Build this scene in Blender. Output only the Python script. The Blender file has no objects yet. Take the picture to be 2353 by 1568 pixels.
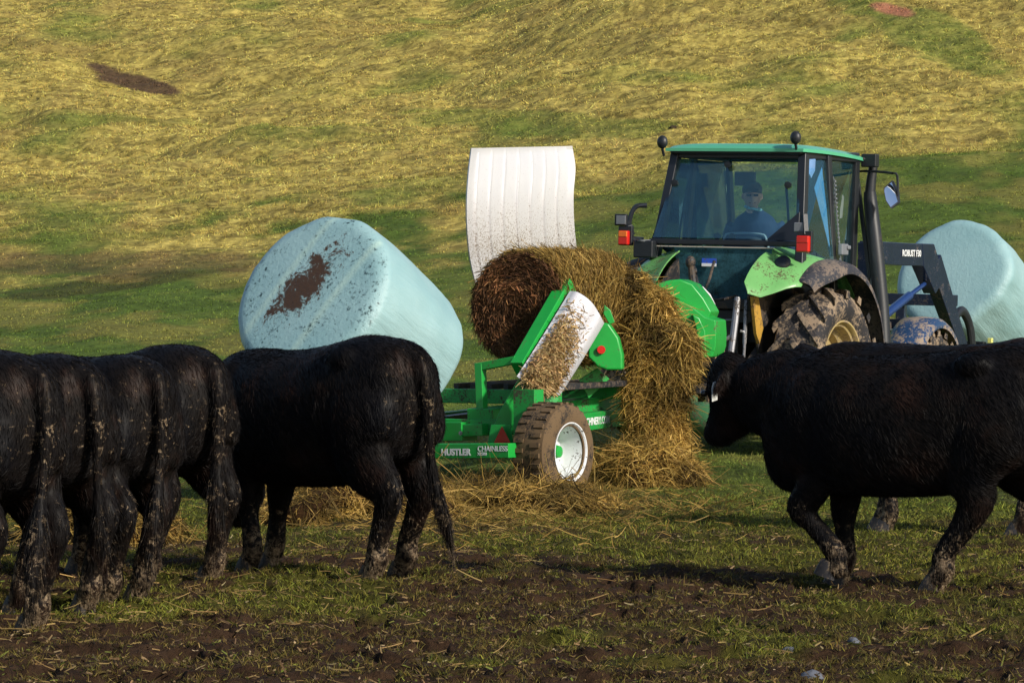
import bpy, bmesh, math, random
import numpy as np
from mathutils import Vector, Matrix, Quaternion

# ------------------------------------------------------------------ camera, sky, sun
scene = bpy.context.scene
R = math.radians
FPX = 9000.0                      # focal length in pixels of a 2352 px wide frame
CH = 1.54
PITCH = math.atan(82 / FPX)
cam_d = bpy.data.cameras.new('camera'); cam = bpy.data.objects.new('camera', cam_d)
scene.collection.objects.link(cam); scene.camera = cam
cam_d.sensor_width = 36; cam_d.lens = FPX / 2352 * 36
cam_d.clip_start = 0.5; cam_d.clip_end = 2000
cam.location = (0, 0, CH); cam.rotation_euler = (math.pi / 2 - PITCH, 0, 0)
cam_d.dof.use_dof = False; cam_d.dof.focus_distance = 31.0; cam_d.dof.aperture_fstop = 11

SUN_EL, SUN_AZ = R(28), R(134)    # azimuth clockwise from +Y
world = bpy.data.worlds.new('World'); scene.world = world; world.use_nodes = True
wn = world.node_tree; wn.nodes.clear()
sky = wn.nodes.new('ShaderNodeTexSky'); sky.sky_type = 'NISHITA'; sky.sun_disc = False
sky.sun_elevation = SUN_EL; sky.sun_rotation = SUN_AZ; sky.altitude = 200
bg = wn.nodes.new('ShaderNodeBackground'); bg.inputs[1].default_value = 0.10
wo = wn.nodes.new('ShaderNodeOutputWorld')
wn.links.new(sky.outputs[0], bg.inputs[0]); wn.links.new(bg.outputs[0], wo.inputs[0])
sd = bpy.data.lights.new('sun', 'SUN'); sd.energy = 3.9; sd.angle = R(3.0); sd.color = (1.0, 0.92, 0.80)
sun = bpy.data.objects.new('sun', sd); scene.collection.objects.link(sun)
sdir = Vector((math.sin(SUN_AZ) * math.cos(SUN_EL), math.cos(SUN_AZ) * math.cos(SUN_EL), math.sin(SUN_EL)))
sun.rotation_euler = sdir.to_track_quat('Z', 'Y').to_euler(); sun.location = (20, -20, 20)
scene.render.engine = 'CYCLES'
scene.view_settings.view_transform = 'Standard'; scene.view_settings.look = 'None'
scene.view_settings.exposure = 0.35; scene.view_settings.gamma = 1.0
scene.cycles.max_bounces = 8; scene.cycles.transparent_max_bounces = 16

COL = scene.collection
rng = np.random.default_rng(7); random.seed(7)

def P(px, py, D):
    """world point seen at pixel (px,py) of the 2352x1568 frame, at distance D along Y"""
    cx = (px - 1176) / FPX; cy = (784 - py) / FPX
    c, s = math.cos(PITCH), math.sin(PITCH)
    dy = c + cy * s; dz = -s + cy * c
    k = D / dy
    return Vector((cx * k, D, CH + dz * k))

# ------------------------------------------------------------------ noise in numpy
def _h(ix, iy, iz, seed):
    n = (ix.astype(np.int64) * 374761393 + iy.astype(np.int64) * 668265263 + iz.astype(np.int64) * 2147483647 + seed * 974634777) & 0xffffffff
    n = ((n ^ (n >> 13)) * 1274126177) & 0xffffffff
    n = n ^ (n >> 16)
    return (n & 0xffff) / 65535.0
def vnoise(x, y, z=None, seed=0):
    x = np.asarray(x, float); y = np.asarray(y, float)
    z = np.zeros_like(x) if z is None else np.asarray(z, float)
    ix, iy, iz = np.floor(x), np.floor(y), np.floor(z)
    fx, fy, fz = x - ix, y - iy, z - iz
    fx = fx * fx * (3 - 2 * fx); fy = fy * fy * (3 - 2 * fy); fz = fz * fz * (3 - 2 * fz)
    def L(a, b, t): return a + (b - a) * t
    r = []
    for dz in (0, 1):
        a = L(_h(ix, iy, iz + dz, seed), _h(ix + 1, iy, iz + dz, seed), fx)
        b = L(_h(ix, iy + 1, iz + dz, seed), _h(ix + 1, iy + 1, iz + dz, seed), fx)
        r.append(L(a, b, fy))
    return L(r[0], r[1], fz)
def fbm(x, y, z=None, o=4, seed=0):
    s = 0; a = 0.5; t = 0
    x = np.asarray(x, float); y = np.asarray(y, float); z = None if z is None else np.asarray(z, float)
    for k in range(o):
        s = s + a * vnoise(x, y, z, seed + k * 17); t += a
        x = x * 2.03 + 3.1; y = y * 2.03 + 1.7
        if z is not None: z = z * 2.03 + .9
        a *= .5
    return s / t
def sstep(a, b, x):
    t = np.clip((x - a) / (b - a), 0, 1); return t * t * (3 - 2 * t)

# ------------------------------------------------------------------ objects
def tag(o, label=None, cat=None, group=None, kind=None):
    if label: o['label'] = label
    if cat: o['category'] = cat
    if group: o['group'] = group
    if kind: o['kind'] = kind
    return o
def empty(name, loc, rot=(0, 0, 0)):
    o = bpy.data.objects.new(name, None); COL.objects.link(o); o.empty_display_size = .2
    o.location = loc; o.rotation_euler = rot
    return o
def link_mesh(name, me, mat, parent=None):
    o = bpy.data.objects.new(name, me); COL.objects.link(o)
    if mat is not None and not me.materials:
        for m in (mat if isinstance(mat, (list, tuple)) else [mat]): me.materials.append(m)
    if parent is not None: o.parent = parent
    return o
def np_mesh(name, V, F, cols=None, smooth=False):
    """V (n,3), F (m,k) arrays"""
    me = bpy.data.meshes.new(name)
    V = np.asarray(V, np.float32); F = np.asarray(F, np.int32); m, k = F.shape
    me.vertices.add(len(V)); me.vertices.foreach_set('co', V.ravel())
    me.loops.add(m * k); me.loops.foreach_set('vertex_index', F.ravel())
    me.polygons.add(m); me.polygons.foreach_set('loop_start', np.arange(0, m * k, k, dtype=np.int32))
    me.update(calc_edges=True)
    me.polygons.foreach_set('use_smooth', np.full(m, smooth))
    if cols is not None:
        a = me.color_attributes.new('Col', 'FLOAT_COLOR', 'POINT')
        c = np.ones((len(V), 4), np.float32); c[:, :3] = cols; a.data.foreach_set('color', c.ravel())
    me.validate(); me.update()
    return me

def catmull(pts, n=6):
    pts = [np.asarray(p, float) for p in pts]
    out = []
    q = [2 * pts[0] - pts[1]] + pts + [2 * pts[-1] - pts[-2]]
    for i in range(1, len(q) - 2):
        p0, p1, p2, p3 = q[i - 1:i + 3]
        for j in range(n):
            t = j / n
            out.append(.5 * ((2 * p1) + (-p0 + p2) * t + (2 * p0 - 5 * p1 + 4 * p2 - p3) * t * t + (-p0 + 3 * p1 - 3 * p2 + p3) * t ** 3))
    out.append(pts[-1])
    return out

class MB:
    def __init__(s): s.V = []; s.F = []
    def add(s, vs, fs, M=None):
        b = len(s.V)
        for v in vs:
            v = Vector(v)
            if M is not None: v = M @ v
            s.V.append(tuple(v))
        for f in fs: s.F.append(tuple(b + i for i in f))
        return s
    def box(s, c, d, M=None):
        x, y, z = [k / 2 for k in d]; c = Vector(c)
        vs = [c + Vector(p) for p in ((-x, -y, -z), (x, -y, -z), (x, y, -z), (-x, y, -z), (-x, -y, z), (x, -y, z), (x, y, z), (-x, y, z))]
        return s.add(vs, [(3, 2, 1, 0), (4, 5, 6, 7), (0, 1, 5, 4), (1, 2, 6, 5), (2, 3, 7, 6), (3, 0, 4, 7)], M)
    def beam(s, a, b, w, h, up=(0, 0, 1), w2=None, h2=None):
        a = Vector(a); b = Vector(b); t = (b - a).normalized(); up = Vector(up)
        if abs(t.dot(up.normalized())) > .98: up = Vector((0, 1, 0))
        sd_ = t.cross(up).normalized(); u = sd_.cross(t).normalized()
        w2 = w if w2 is None else w2; h2 = h if h2 is None else h2
        vs = [a - sd_ * w / 2 - u * h / 2, a + sd_ * w / 2 - u * h / 2, a + sd_ * w / 2 + u * h / 2, a - sd_ * w / 2 + u * h / 2,
              b - sd_ * w2 / 2 - u * h2 / 2, b + sd_ * w2 / 2 - u * h2 / 2, b + sd_ * w2 / 2 + u * h2 / 2, b - sd_ * w2 / 2 + u * h2 / 2]
        return s.add(vs, [(3, 2, 1, 0), (4, 5, 6, 7), (0, 1, 5, 4), (1, 2, 6, 5), (2, 3, 7, 6), (3, 0, 4, 7)])
    def tube(s, pts, rad, seg=10, ref=(0, 1, 0), sub=0, cap=True):
        """pts list of xyz; rad scalar / list of r / list of (r_inplane, r_along_ref)"""
        n = len(pts)
        if not isinstance(rad, (list, tuple)): rad = [rad] * n
        rr = [(r, r) if not isinstance(r, (tuple, list)) else r for r in rad]
        arr = [np.array(list(p) + list(r)) for p, r in zip(pts, rr)]
        if sub: arr = catmull(arr, sub)
        vs = []; m = len(arr); ref = Vector(ref)
        for i, a in enumerate(arr):
            p = Vector(a[:3]); q0 = Vector(arr[max(0, i - 1)][:3]); q1 = Vector(arr[min(m - 1, i + 1)][:3])
            t = (q1 - q0).normalized()
            e2 = (ref - t * ref.dot(t))
            if e2.length < 1e-3: e2 = Vector((1, 0, 0)) - t * t.x
            e2.normalize(); e1 = e2.cross(t).normalized()
            for k in range(seg):
                an = 2 * math.pi * k / seg
                vs.append(p + e1 * math.cos(an) * a[3] + e2 * math.sin(an) * a[4])
        fs = []
        for i in range(m - 1):
            for k in range(seg):
                k2 = (k + 1) % seg
                fs.append((i * seg + k, i * seg + k2, (i + 1) * seg + k2, (i + 1) * seg + k))
        if cap:
            fs.append(tuple(range(seg))[::-1]); fs.append(tuple((m - 1) * seg + k for k in range(seg)))
        return s.add(vs, fs)
    def lathe(s, prof, seg=48, M=None, close=True):
        """profile [(radius, y)] about the local Y axis; closed ring profile"""
        vs = []; n = len(prof)
        for k in range(seg):
            a = 2 * math.pi * k / seg
            for r, y in prof: vs.append((r * math.cos(a), y, r * math.sin(a)))
        fs = []
        for k in range(seg):
            k2 = (k + 1) % seg
            for i in range(n if close else n - 1):
                j = (i + 1) % n
                fs.append((k * n + i, k * n + j, k2 * n + j, k2 * n + i))
        return s.add(vs, fs, M)
    def prism(s, poly, off):
        n = len(poly); off = Vector(off); vs = [Vector(p) for p in poly] + [Vector(p) + off for p in poly]
        fs = [tuple(range(n)), tuple(range(2 * n - 1, n - 1, -1))] + [(i, n + i, n + (i + 1) % n, (i + 1) % n) for i in range(n)]
        return s.add(vs, fs)
    def sheet(s, rows, off):
        """rows: list of lists of points; off: thickness vector"""
        m, n = len(rows), len(rows[0]); off = Vector(off)
        vs = [Vector(p) for r in rows for p in r]; vs += [v + off for v in vs]
        N = m * n; fs = []
        for i in range(m - 1):
            for j in range(n - 1):
                a = i * n + j
                fs.append((a, a + 1, a + n + 1, a + n)); fs.append((N + a, N + a + n, N + a + n + 1, N + a + 1))
        for j in range(n - 1):
            fs.append((j, N + j, N + j + 1, j + 1)); a = (m - 1) * n + j; fs.append((a, a + 1, N + a + 1, N + a))
        for i in range(m - 1):
            a = i * n; fs.append((a, a + n, N + a + n, N + a)); a = i * n + n - 1; fs.append((a, N + a, N + a + n, a + n))
        return s.add(vs, fs)
    def sphere(s, c, r, seg=12, M=None):
        c = Vector(c); r = r if isinstance(r, (tuple, list)) else (r, r, r)
        vs = [c + Vector((0, 0, -r[2]))]; 
        for i in range(1, seg // 2 + 2 - 1):
            ph = -math.pi / 2 + math.pi * i / (seg // 2)
            if i == seg // 2: break
            for k in range(seg):
                a = 2 * math.pi * k / seg
                vs.append(c + Vector((r[0] * math.cos(ph) * math.cos(a), r[1] * math.cos(ph) * math.sin(a), r[2] * math.sin(ph))))
        vs.append(c + Vector((0, 0, r[2]))); T = len(vs) - 1; rows = seg // 2 - 1; fs = []
        for k in range(seg):
            k2 = (k + 1) % seg
            fs.append((0, 1 + k2, 1 + k)); fs.append((T, 1 + (rows - 1) * seg + k, 1 + (rows - 1) * seg + k2))
            for i in range(rows - 1):
                fs.append((1 + i * seg + k, 1 + i * seg + k2, 1 + (i + 1) * seg + k2, 1 + (i + 1) * seg + k))
        return s.add(vs, fs, M)
    def mesh(s, name, smooth=True, angle=35):
        me = bpy.data.meshes.new(name); me.from_pydata(s.V, [], s.F); me.validate()
        bm = bmesh.new(); bm.from_mesh(me); bmesh.ops.recalc_face_normals(bm, faces=bm.faces); bm.to_mesh(me); bm.free()
        if smooth:
            me.polygons.foreach_set('use_smooth', [True] * len(me.polygons)); me.set_sharp_from_angle(angle=R(angle))
        me.update(); return me
    def build(s, name, mat, parent=None, bevel=0, smooth=True, angle=35):
        o = link_mesh(name, s.mesh(name, smooth, angle), mat, parent)
        if bevel:
            b = o.modifiers.new('bevel', 'BEVEL'); b.width = bevel; b.segments = 2; b.limit_method = 'ANGLE'; b.angle_limit = R(40)
            b.harden_normals = True
        return o

def remeshed(mb, voxel, smooth_it=6, fac=.5):
    me = mb.mesh('tmp', False); o = bpy.data.objects.new('tmp', me); COL.objects.link(o)
    r = o.modifiers.new('r', 'REMESH'); r.mode = 'VOXEL'; r.voxel_size = voxel
    sm = o.modifiers.new('s', 'SMOOTH'); sm.iterations = smooth_it; sm.factor = fac
    dg = bpy.context.evaluated_depsgraph_get(); dg.update()
    out = bpy.data.meshes.new_from_object(o.evaluated_get(dg))
    bpy.data.objects.remove(o); bpy.data.meshes.remove(me)
    out.polygons.foreach_set('use_smooth', [True] * len(out.polygons))
    return out
def verts_np(me):
    v = np.empty(len(me.vertices) * 3, np.float32); me.vertices.foreach_get('co', v); return v.reshape(-1, 3)
def normals_np(me):
    v = np.empty(len(me.vertices) * 3, np.float32); me.vertices.foreach_get('normal', v); return v.reshape(-1, 3)
def sample_surface(me, n, g):
    me.calc_loop_triangles(); T = np.empty(len(me.loop_triangles) * 3, np.int32)
    me.loop_triangles.foreach_get('vertices', T); T = T.reshape(-1, 3); V = verts_np(me)
    a, b, c = V[T[:, 0]], V[T[:, 1]], V[T[:, 2]]
    N = np.cross(b - a, c - a); A = np.linalg.norm(N, axis=1); N = N / np.maximum(A, 1e-12)[:, None]
    i = g.choice(len(T), n, p=A / A.sum()); r1 = np.sqrt(g.random(n)); r2 = g.random(n)
    p = (1 - r1)[:, None] * a[i] + (r1 * (1 - r2))[:, None] * b[i] + (r1 * r2)[:, None] * c[i]
    return p, N[i]
def unit(v): return v / np.maximum(np.linalg.norm(v, axis=1), 1e-9)[:, None]
def ribbons(Pt, D, length, width, bend, nseg, g, gravity=0.0, taper=1.0):
    """thin curved strands: returns V,F ; arrays of n strands"""
    n = len(Pt); D = unit(D); W = unit(np.cross(D, g.normal(size=(n, 3))))
    B = unit(g.normal(size=(n, 3))) * np.asarray(bend).reshape(-1, 1)
    length = np.broadcast_to(length, n)[:, None]; width = np.broadcast_to(width, n)[:, None]
    rows = []
    for k in range(nseg + 1):
        t = k / nseg
        c = Pt + D * length * t + B * length * t * t; c = c.copy(); c[:, 2] -= gravity * (length[:, 0] * t) ** 2 / np.maximum(length[:, 0], 1e-6)
        w = width * (1 - taper * .85 * t) * .5
        rows.append(c - W * w); rows.append(c + W * w)
    V = np.stack(rows, 1).reshape(-1, 3); m = (nseg + 1) * 2
    f = np.array([[2 * k, 2 * k + 1, 2 * k + 3, 2 * k + 2] for k in range(nseg)])
    F = (np.arange(n)[:, None, None] * m + f[None]).reshape(-1, 4)
    return V, F, m

# ------------------------------------------------------------------ materials
def new_mat(name):
    m = bpy.data.materials.new(name); m.use_nodes = True; nt = m.node_tree
    b = nt.nodes['Principled BSDF']; return m, nt, b
def N(nt, t, **kw):
    n = nt.nodes.new(t)
    for k, v in kw.items():
        if isinstance(k, str) and hasattr(n, k): setattr(n, k, v)
    return n
def ramp(nt, fac, stops):
    r = nt.nodes.new('ShaderNodeValToRGB'); e = r.color_ramp.elements
    while len(e) < len(stops): e.new(.5)
    for i, (p, c) in enumerate(stops): e[i].position = p; e[i].color = (*c, 1) if len(c) == 3 else c
    nt.links.new(fac, r.inputs[0]); return r.outputs[0]
def noise(nt, scale, detail=5, rough=.6, vec=None, dist=0):
    n = nt.nodes.new('ShaderNodeTexNoise'); n.inputs['Scale'].default_value = scale; n.inputs['Detail'].default_value = detail
    n.inputs['Roughness'].default_value = rough; n.inputs['Distortion'].default_value = dist
    if vec is not None: nt.links.new(vec, n.inputs['Vector'])
    return n.outputs['Fac']
def objco(nt, scale=None):
    t = nt.nodes.new('ShaderNodeTexCoord')
    if scale is None: return t.outputs['Object']
    m = nt.nodes.new('ShaderNodeMapping'); m.inputs['Scale'].default_value = scale
    nt.links.new(t.outputs['Object'], m.inputs['Vector']); return m.outputs[0]
def mixc(nt, fac, a, b, mode='MIX'):
    m = nt.nodes.new('ShaderNodeMix'); m.data_type = 'RGBA'; m.blend_type = mode
    for s_, v in ((0, fac), (6, a), (7, b)):
        if isinstance(v, (int, float)): m.inputs[s_].default_value = v
        elif isinstance(v, (tuple, list)): m.inputs[s_].default_value = (*v, 1)
        else: nt.links.new(v, m.inputs[s_])
    return m.outputs[2]
def math_(nt, op, a, b=0, c=None, clamp=False):
    m = nt.nodes.new('ShaderNodeMath'); m.operation = op; m.use_clamp = clamp
    for i, v in enumerate((a, b) if c is None else (a, b, c)):
        if isinstance(v, (int, float)): m.inputs[i].default_value = v
        else: nt.links.new(v, m.inputs[i])
    return m.outputs[0]
def bump(nt, b, h, strength=.3, dist=.01):
    k = nt.nodes.new('ShaderNodeBump'); k.inputs['Strength'].default_value = strength; k.inputs['Distance'].default_value = dist
    nt.links.new(h, k.inputs['Height']); nt.links.new(k.outputs[0], b.inputs['Normal'])
def paint(name, col, rough=.4, metal=0, dirt=(.10, .075, .045), amount=.35, dscale=6, fine=60, spec=.5, var=.12, bmp=.15):
    """painted / plastic / metal surface with uneven colour, dust and mud spots"""
    m, nt, b = new_mat(name); co = objco(nt)
    n1 = noise(nt, dscale, 6, .65, co); n2 = noise(nt, fine, 4, .7, co)
    lo = tuple(c * (1 - var) for c in col); hi = tuple(min(1, c * (1 + var)) for c in col)
    base = ramp(nt, n1, [(.3, lo), (.7, hi)])
    d = math_(nt, 'ADD', math_(nt, 'MULTIPLY', n1, .55), math_(nt, 'MULTIPLY', n2, .45))
    th = .66 - amount * .3
    mask = ramp(nt, d, [(th, (0, 0, 0)), (min(1, th + .06), (1, 1, 1))])
    c = mixc(nt, mask, base, dirt); nt.links.new(c, b.inputs['Base Color'])
    rr = mixc(nt, mask, (rough,) * 3, (.95,) * 3); nt.links.new(rr, b.inputs['Roughness'])
    b.inputs['Metallic'].default_value = metal; b.inputs['Specular IOR Level'].default_value = spec
    if bmp: bump(nt, b, d, bmp, .01)
    return m
def plain_strand(name, rough=.7, trans=.25, spec=.3):
    m, nt, b = new_mat(name)
    a = nt.nodes.new('ShaderNodeVertexColor'); a.layer_name = 'Col'
    b.inputs['Roughness'].default_value = rough; b.inputs['Specular IOR Level'].default_value = spec
    nt.links.new(a.outputs[0], b.inputs['Base Color'])
    if trans:
        tr = nt.nodes.new('ShaderNodeBsdfTranslucent'); nt.links.new(a.outputs[0], tr.inputs[0])
        mx = nt.nodes.new('ShaderNodeMixShader'); mx.inputs[0].default_value = trans
        nt.links.new(b.outputs[0], mx.inputs[1]); nt.links.new(tr.outputs[0], mx.inputs[2])
        nt.links.new(mx.outputs[0], nt.nodes['Material Output'].inputs[0])
    return m

# ------------------------------------------------------------------ terrain
RX = [-800, 0, 500, 1050, 1320, 1800, 2040, 2352, 3200]
RY = [600, 590, 565, 515, 475, 405, 380, 362, 350]
def terrain(x, y):
    x = np.asarray(x, float); y = np.asarray(y, float)
    px = 1176 + FPX * x / np.maximum(y, 5)
    zr = 1.54 + (702 - np.interp(px, RX, RY)) / FPX * 75
    t = np.clip((y - 30) / 45, 0, 1)
    z = zr * t * t
    right = sstep(1000, 1500, px)
    far = np.clip(y - 75, 0, None)
    z = z - right * .55 * sstep(75, 79, y)
    slope = .19 + .05 * right
    z = z + far * slope - .0005 * far ** 2 * (far < 140) - (far >= 140) * .0005 * 140 ** 2
    big = (fbm(x * .07 + 4, y * .05, o=3, seed=3) - .5)
    z = z + big * 2.4 * sstep(72, 100, y)
    z = z + (fbm(x * .35 + 9, y * .22, o=3, seed=5) - .5) * (.22 * sstep(38, 60, y) + .5 * sstep(80, 95, y))
    z = z + (fbm(x * 1.3, y * 1.0, o=3, seed=8) - .5) * (.10 * sstep(36, 50, y) + .16 * sstep(78, 90, y))
    near = 1 - sstep(30, 46, y)
    z = z + near * ((fbm(x * 2.2, y * 2.2, o=3, seed=11) - .5) * .05 + (fbm(x * 9, y * 9, o=4, seed=12) - .5) * .085)
    m = 1 - sstep(20, 27, y)
    pk = fbm(x * 5.5, y * 5.5, o=2, seed=21)
    z = z - m * .06 * sstep(.54, .66, pk)
    return z

YEL = np.array([.52, .42, .125]); YEL2 = np.array([.36, .285, .07]); OCH = np.array([.27, .19, .06])
GRN = np.array([.10, .155, .024]); GRN2 = np.array([.045, .082, .016]); DRYG = np.array([.27, .23, .055])
SOIL = np.array([.040, .021, .012]); SOIL2 = np.array([.088, .050, .028])
def blob(px, py, cx, cy, rx, ry, rot=0, n=None):
    c, s = math.cos(rot), math.sin(rot)
    dx, dy = px - cx, py - cy
    a = (dx * c + dy * s) / rx; b = (-dx * s + dy * c) / ry
    r = np.sqrt(a * a + b * b)
    if n is not None: r = r + (n - .5) * 1.3
    return 1 - sstep(.75, 1.1, r)
def albedo(x, y, blade=False, seed=0):
    z = terrain(x, y)
    px = 1176 + FPX * x / y; py = 702 - FPX * (z - CH) / y
    n1 = fbm(x * .22 + 2, y * .16, o=4, seed=31)[:, None]
    n2 = fbm(x * 1.4, y * .9, o=4, seed=32)[:, None]
    n3 = fbm(x * 7, y * 5, o=3, seed=33)[:, None]
    nn = fbm(x * .9, y * .6, o=5, seed=34)
    n4 = fbm(x * 2.6, y * 2.2, o=4, seed=38)[:, None]
    hill = (YEL * n3 * 1.1 + YEL2 * (1 - n3 * .8)) * (.62 + .36 * n2 + .42 * n4)
    n5 = fbm(x * 9, y * 5, o=3, seed=39)[:, None]; n6 = fbm(x * 1.1, y * 3.2, o=4, seed=40)[:, None]
    hill = hill * (.44 + .50 * sstep(.32, .62, n5) + .34 * sstep(.4, .65, n6)) * np.array([1, .98, .88])  # dark streaks painted in for the shadows between grass blades
    k = sstep(.50, .66, n2 * .6 + n1 * .4)
    hill = hill * (1 - k * .45) + OCH * k * .45
    g = sstep(.54, .80, fbm(x * .35 + 30, y * .24, o=6, seed=35))[:, None]
    gg = GRN * 1.35
    hill = hill * (1 - g * .6) + gg * (.7 + .6 * n4) * g * .6
    gl = (1 - sstep(0, 1, (y - 70 - (nn - .5) * 26 * (1 - .6 * sstep(1150, 1600, px)) - 4 * sstep(1150, 1500, px)) / 9))  # near pasture mask
    past = GRN * (.30 + n2 * .75 + n4 * .6)
    past = past * (1 - (k * .2)) + DRYG * k * .2
    dry = sstep(.48, .66, fbm(x * .8 + 11, y * .35, o=4, seed=36))[:, None]
    past = past * (1 - dry * .6) + DRYG * dry * .6
    c = hill * (1 - gl[:, None]) + past * gl[:, None]
    # brown trodden strip left, green cracks
    s = blob(px, py, 150, 605, 480, 26, 0, nn)[:, None]; c = c * (1 - .5 * s) + SOIL2 * 1.3 * s * .5
    s = blob(px, py, 240, 655, 260, 16, -.12, nn)[:, None]; c = c * (1 - .55 * s) + SOIL * s * .55
    s = blob(px, py, 320, 192, 125, 17, .28, nn)[:, None]; c = c * (1 - .9 * s) + np.array([.10, .055, .035]) * s * .9
    s = blob(px, py, 2150, 90, 260, 45, .42, nn)[:, None]; c = c * (1 - .6 * s) + GRN * 1.3 * s * .6
    s = blob(px, py, 1230, 285, 330, 28, .05, nn)[:, None]; c = c * (1 - .5 * s) + GRN * 1.25 * s * .5
    s = blob(px, py, 2045, 22, 46, 15, .15, nn)[:, None]; c = c * (1 - s) + np.array([.46, .20, .11]) * s
    # foreground: soil against grass
    near = (1 - sstep(24, 40, y))[:, None]
    q = fbm(x * 1.1 + 5, y * .8, o=4, seed=41); q2 = fbm(x * 4, y * 3, o=3, seed=42)
    bias = .02 * sstep(1120, 1200, py) + .11 * sstep(1290, 1400, py) - .13 * blob(px, py, 1550, 1240, 500, 75) - .16 * blob(px, py, 500, 1400, 520, 60) \
        - .10 * blob(px, py, 2100, 1380, 350, 50) - .08 * blob(px, py, 1550, 1480, 300, 60)
    m = sstep(.43, .56, q * .6 + q2 * .4 + bias - .02)[:, None]
    soil = SOIL * (1 - n3) + SOIL2 * n3
    gr = (np.array([.085, .085, .014]) if not blade else np.array([.12, .125, .02])) * (.6 + .8 * n2)
    if blade: soil = soil * .45 + np.array([.13, .115, .022]) * .55
    fore = (gr * (1 - m) + soil * m) * np.array([.84, .80, .72])
    c = c * (1 - near) + fore * near
    return c, m[:, 0], gl

us = np.concatenate([-np.geomspace(1.4, .165, 26)[:-1], np.linspace(-.165, .165, 430), np.geomspace(.165, 1.4, 26)[1:]])
ys = np.concatenate([np.linspace(5, 14.6, 14)[:-1], np.geomspace(14.6, 76, 760)])
yh = np.concatenate([np.geomspace(76, 150, 520), np.geomspace(150, 600, 50)[1:]])
def terrain_object(name, ys_, mat):
    U, Y = np.meshgrid(us, ys_); X = U * Y; x = X.ravel(); y = Y.ravel()
    z = terrain(x, y); V = np.stack([x, y, z], 1); n = len(us); m = len(ys_)
    i = (np.arange(m - 1)[:, None] * n + np.arange(n - 1)[None]).ravel()
    F = np.stack([i, i + 1, i + n + 1, i + n], 1)
    c, _, _ = albedo(x, y)
    o = link_mesh(name, np_mesh(name, V, F, c, True), mat); o['kind'] = 'structure'
    return o
m_ground, nt, b = new_mat('turf_and_soil')
a = nt.nodes.new('ShaderNodeVertexColor'); a.layer_name = 'Col'
co = objco(nt); nf = noise(nt, 38, 6, .75, co); nf2 = noise(nt, 7, 5, .7, co)
v = ramp(nt, nf, [(.28, (.42, .42, .42)), (.55, (1, 1, 1)), (.78, (1.0, 1.0, 1.0))])
c1 = mixc(nt, 1.0, a.outputs[0], v, 'MULTIPLY')
c1 = mixc(nt, 1.0, c1, ramp(nt, nf2, [(.34, (.50, .50, .50)), (.5, (.95, .95, .95)), (.7, (1.15, 1.15, 1.15))]), 'MULTIPLY')
nt.links.new(c1, b.inputs['Base Color']); b.inputs['Roughness'].default_value = 1; b.inputs['Specular IOR Level'].default_value = .15
bump(nt, b, math_(nt, 'ADD', nf, nf2), .9, .03)
terrain_object('ground', ys, m_ground)
terrain_object('hillside', yh, m_ground)

m_blade = plain_strand('grass_blades', .75, .25, .2)
def jitter(c, g, s=.25):
    return np.clip(c * (1 + g.normal(size=(len(c), 1)) * s) * (1 + g.normal(size=c.shape) * s * .13), 0.004, .95)
def grass(name, n, y0, y1, umax, hmin, hmax, wfun, label, seed, keep=None, lean=.6, dens_noise=None, bright=1.0, clump=None, jit=.35):
    g = np.random.default_rng(seed)
    if clump:
        nc = n // clump
        y = np.exp(g.uniform(math.log(y0), math.log(y1), nc)); u = g.uniform(-umax, umax, nc); x = u * y
        sp = .035 * (y / 30) ** .8
        x = np.repeat(x, clump) + g.normal(size=nc * clump) * np.repeat(sp, clump); y = np.repeat(y, clump) + g.normal(size=nc * clump) * np.repeat(sp, clump)
        hs = np.repeat(g.random(nc), clump) * .6 + g.random(nc * clump) * .4
    else:
        y = np.exp(g.uniform(math.log(y0), math.log(y1), n)); u = g.uniform(-umax, umax, n); x = u * y; hs = g.random(n)
    c, m, gl = albedo(x, y, True)
    if keep is not None:
        k = keep(x, y, m, g); x, y, c, m, gl, hs = x[k], y[k], c[k], m[k], gl[k], hs[k]
    z = terrain(x, y) - .004; n = len(x)
    Pt = np.stack([x, y, z], 1)
    d = np.stack([g.normal(size=n) * lean, g.normal(size=n) * lean, np.ones(n)], 1)
    L = hmin + (hmax - hmin) * hs
    V, F, mm = ribbons(Pt, d, L, wfun(y), g.random(n) * .5, 2, g, gravity=.35)
    c = jitter(c * bright, g, jit)
    o = link_mesh(name, np_mesh(name, V, F, np.repeat(c, mm, 0)), m_blade)
    return tag(o, label, 'grass', kind='stuff')
grass('grass', 360000, 14.6, 31, .142, .015, .072, lambda y: .0055 * y / 20, 'short dark green and yellow grass between muddy patches in front', 1,
      keep=lambda x, y, m, g: g.random(len(x)) > m * .45 + .5 * sstep(.52, .40, fbm(x * 6, y * 6, o=2, seed=77)), clump=9, bright=1.25, jit=.6)
grass('grass', 150000, 31, 78, .15, .025, .07, lambda y: .011 * y / 50, 'mown green pasture grass behind the machines', 2, clump=6, bright=1.15, jit=.4)
grass('grass', 240000, 76, 150, .15, .05, .15, lambda y: .013 * y / 95, 'dry yellow grass covering the hillside', 3, clump=8, bright=1.12, lean=.8, jit=.6)

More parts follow.
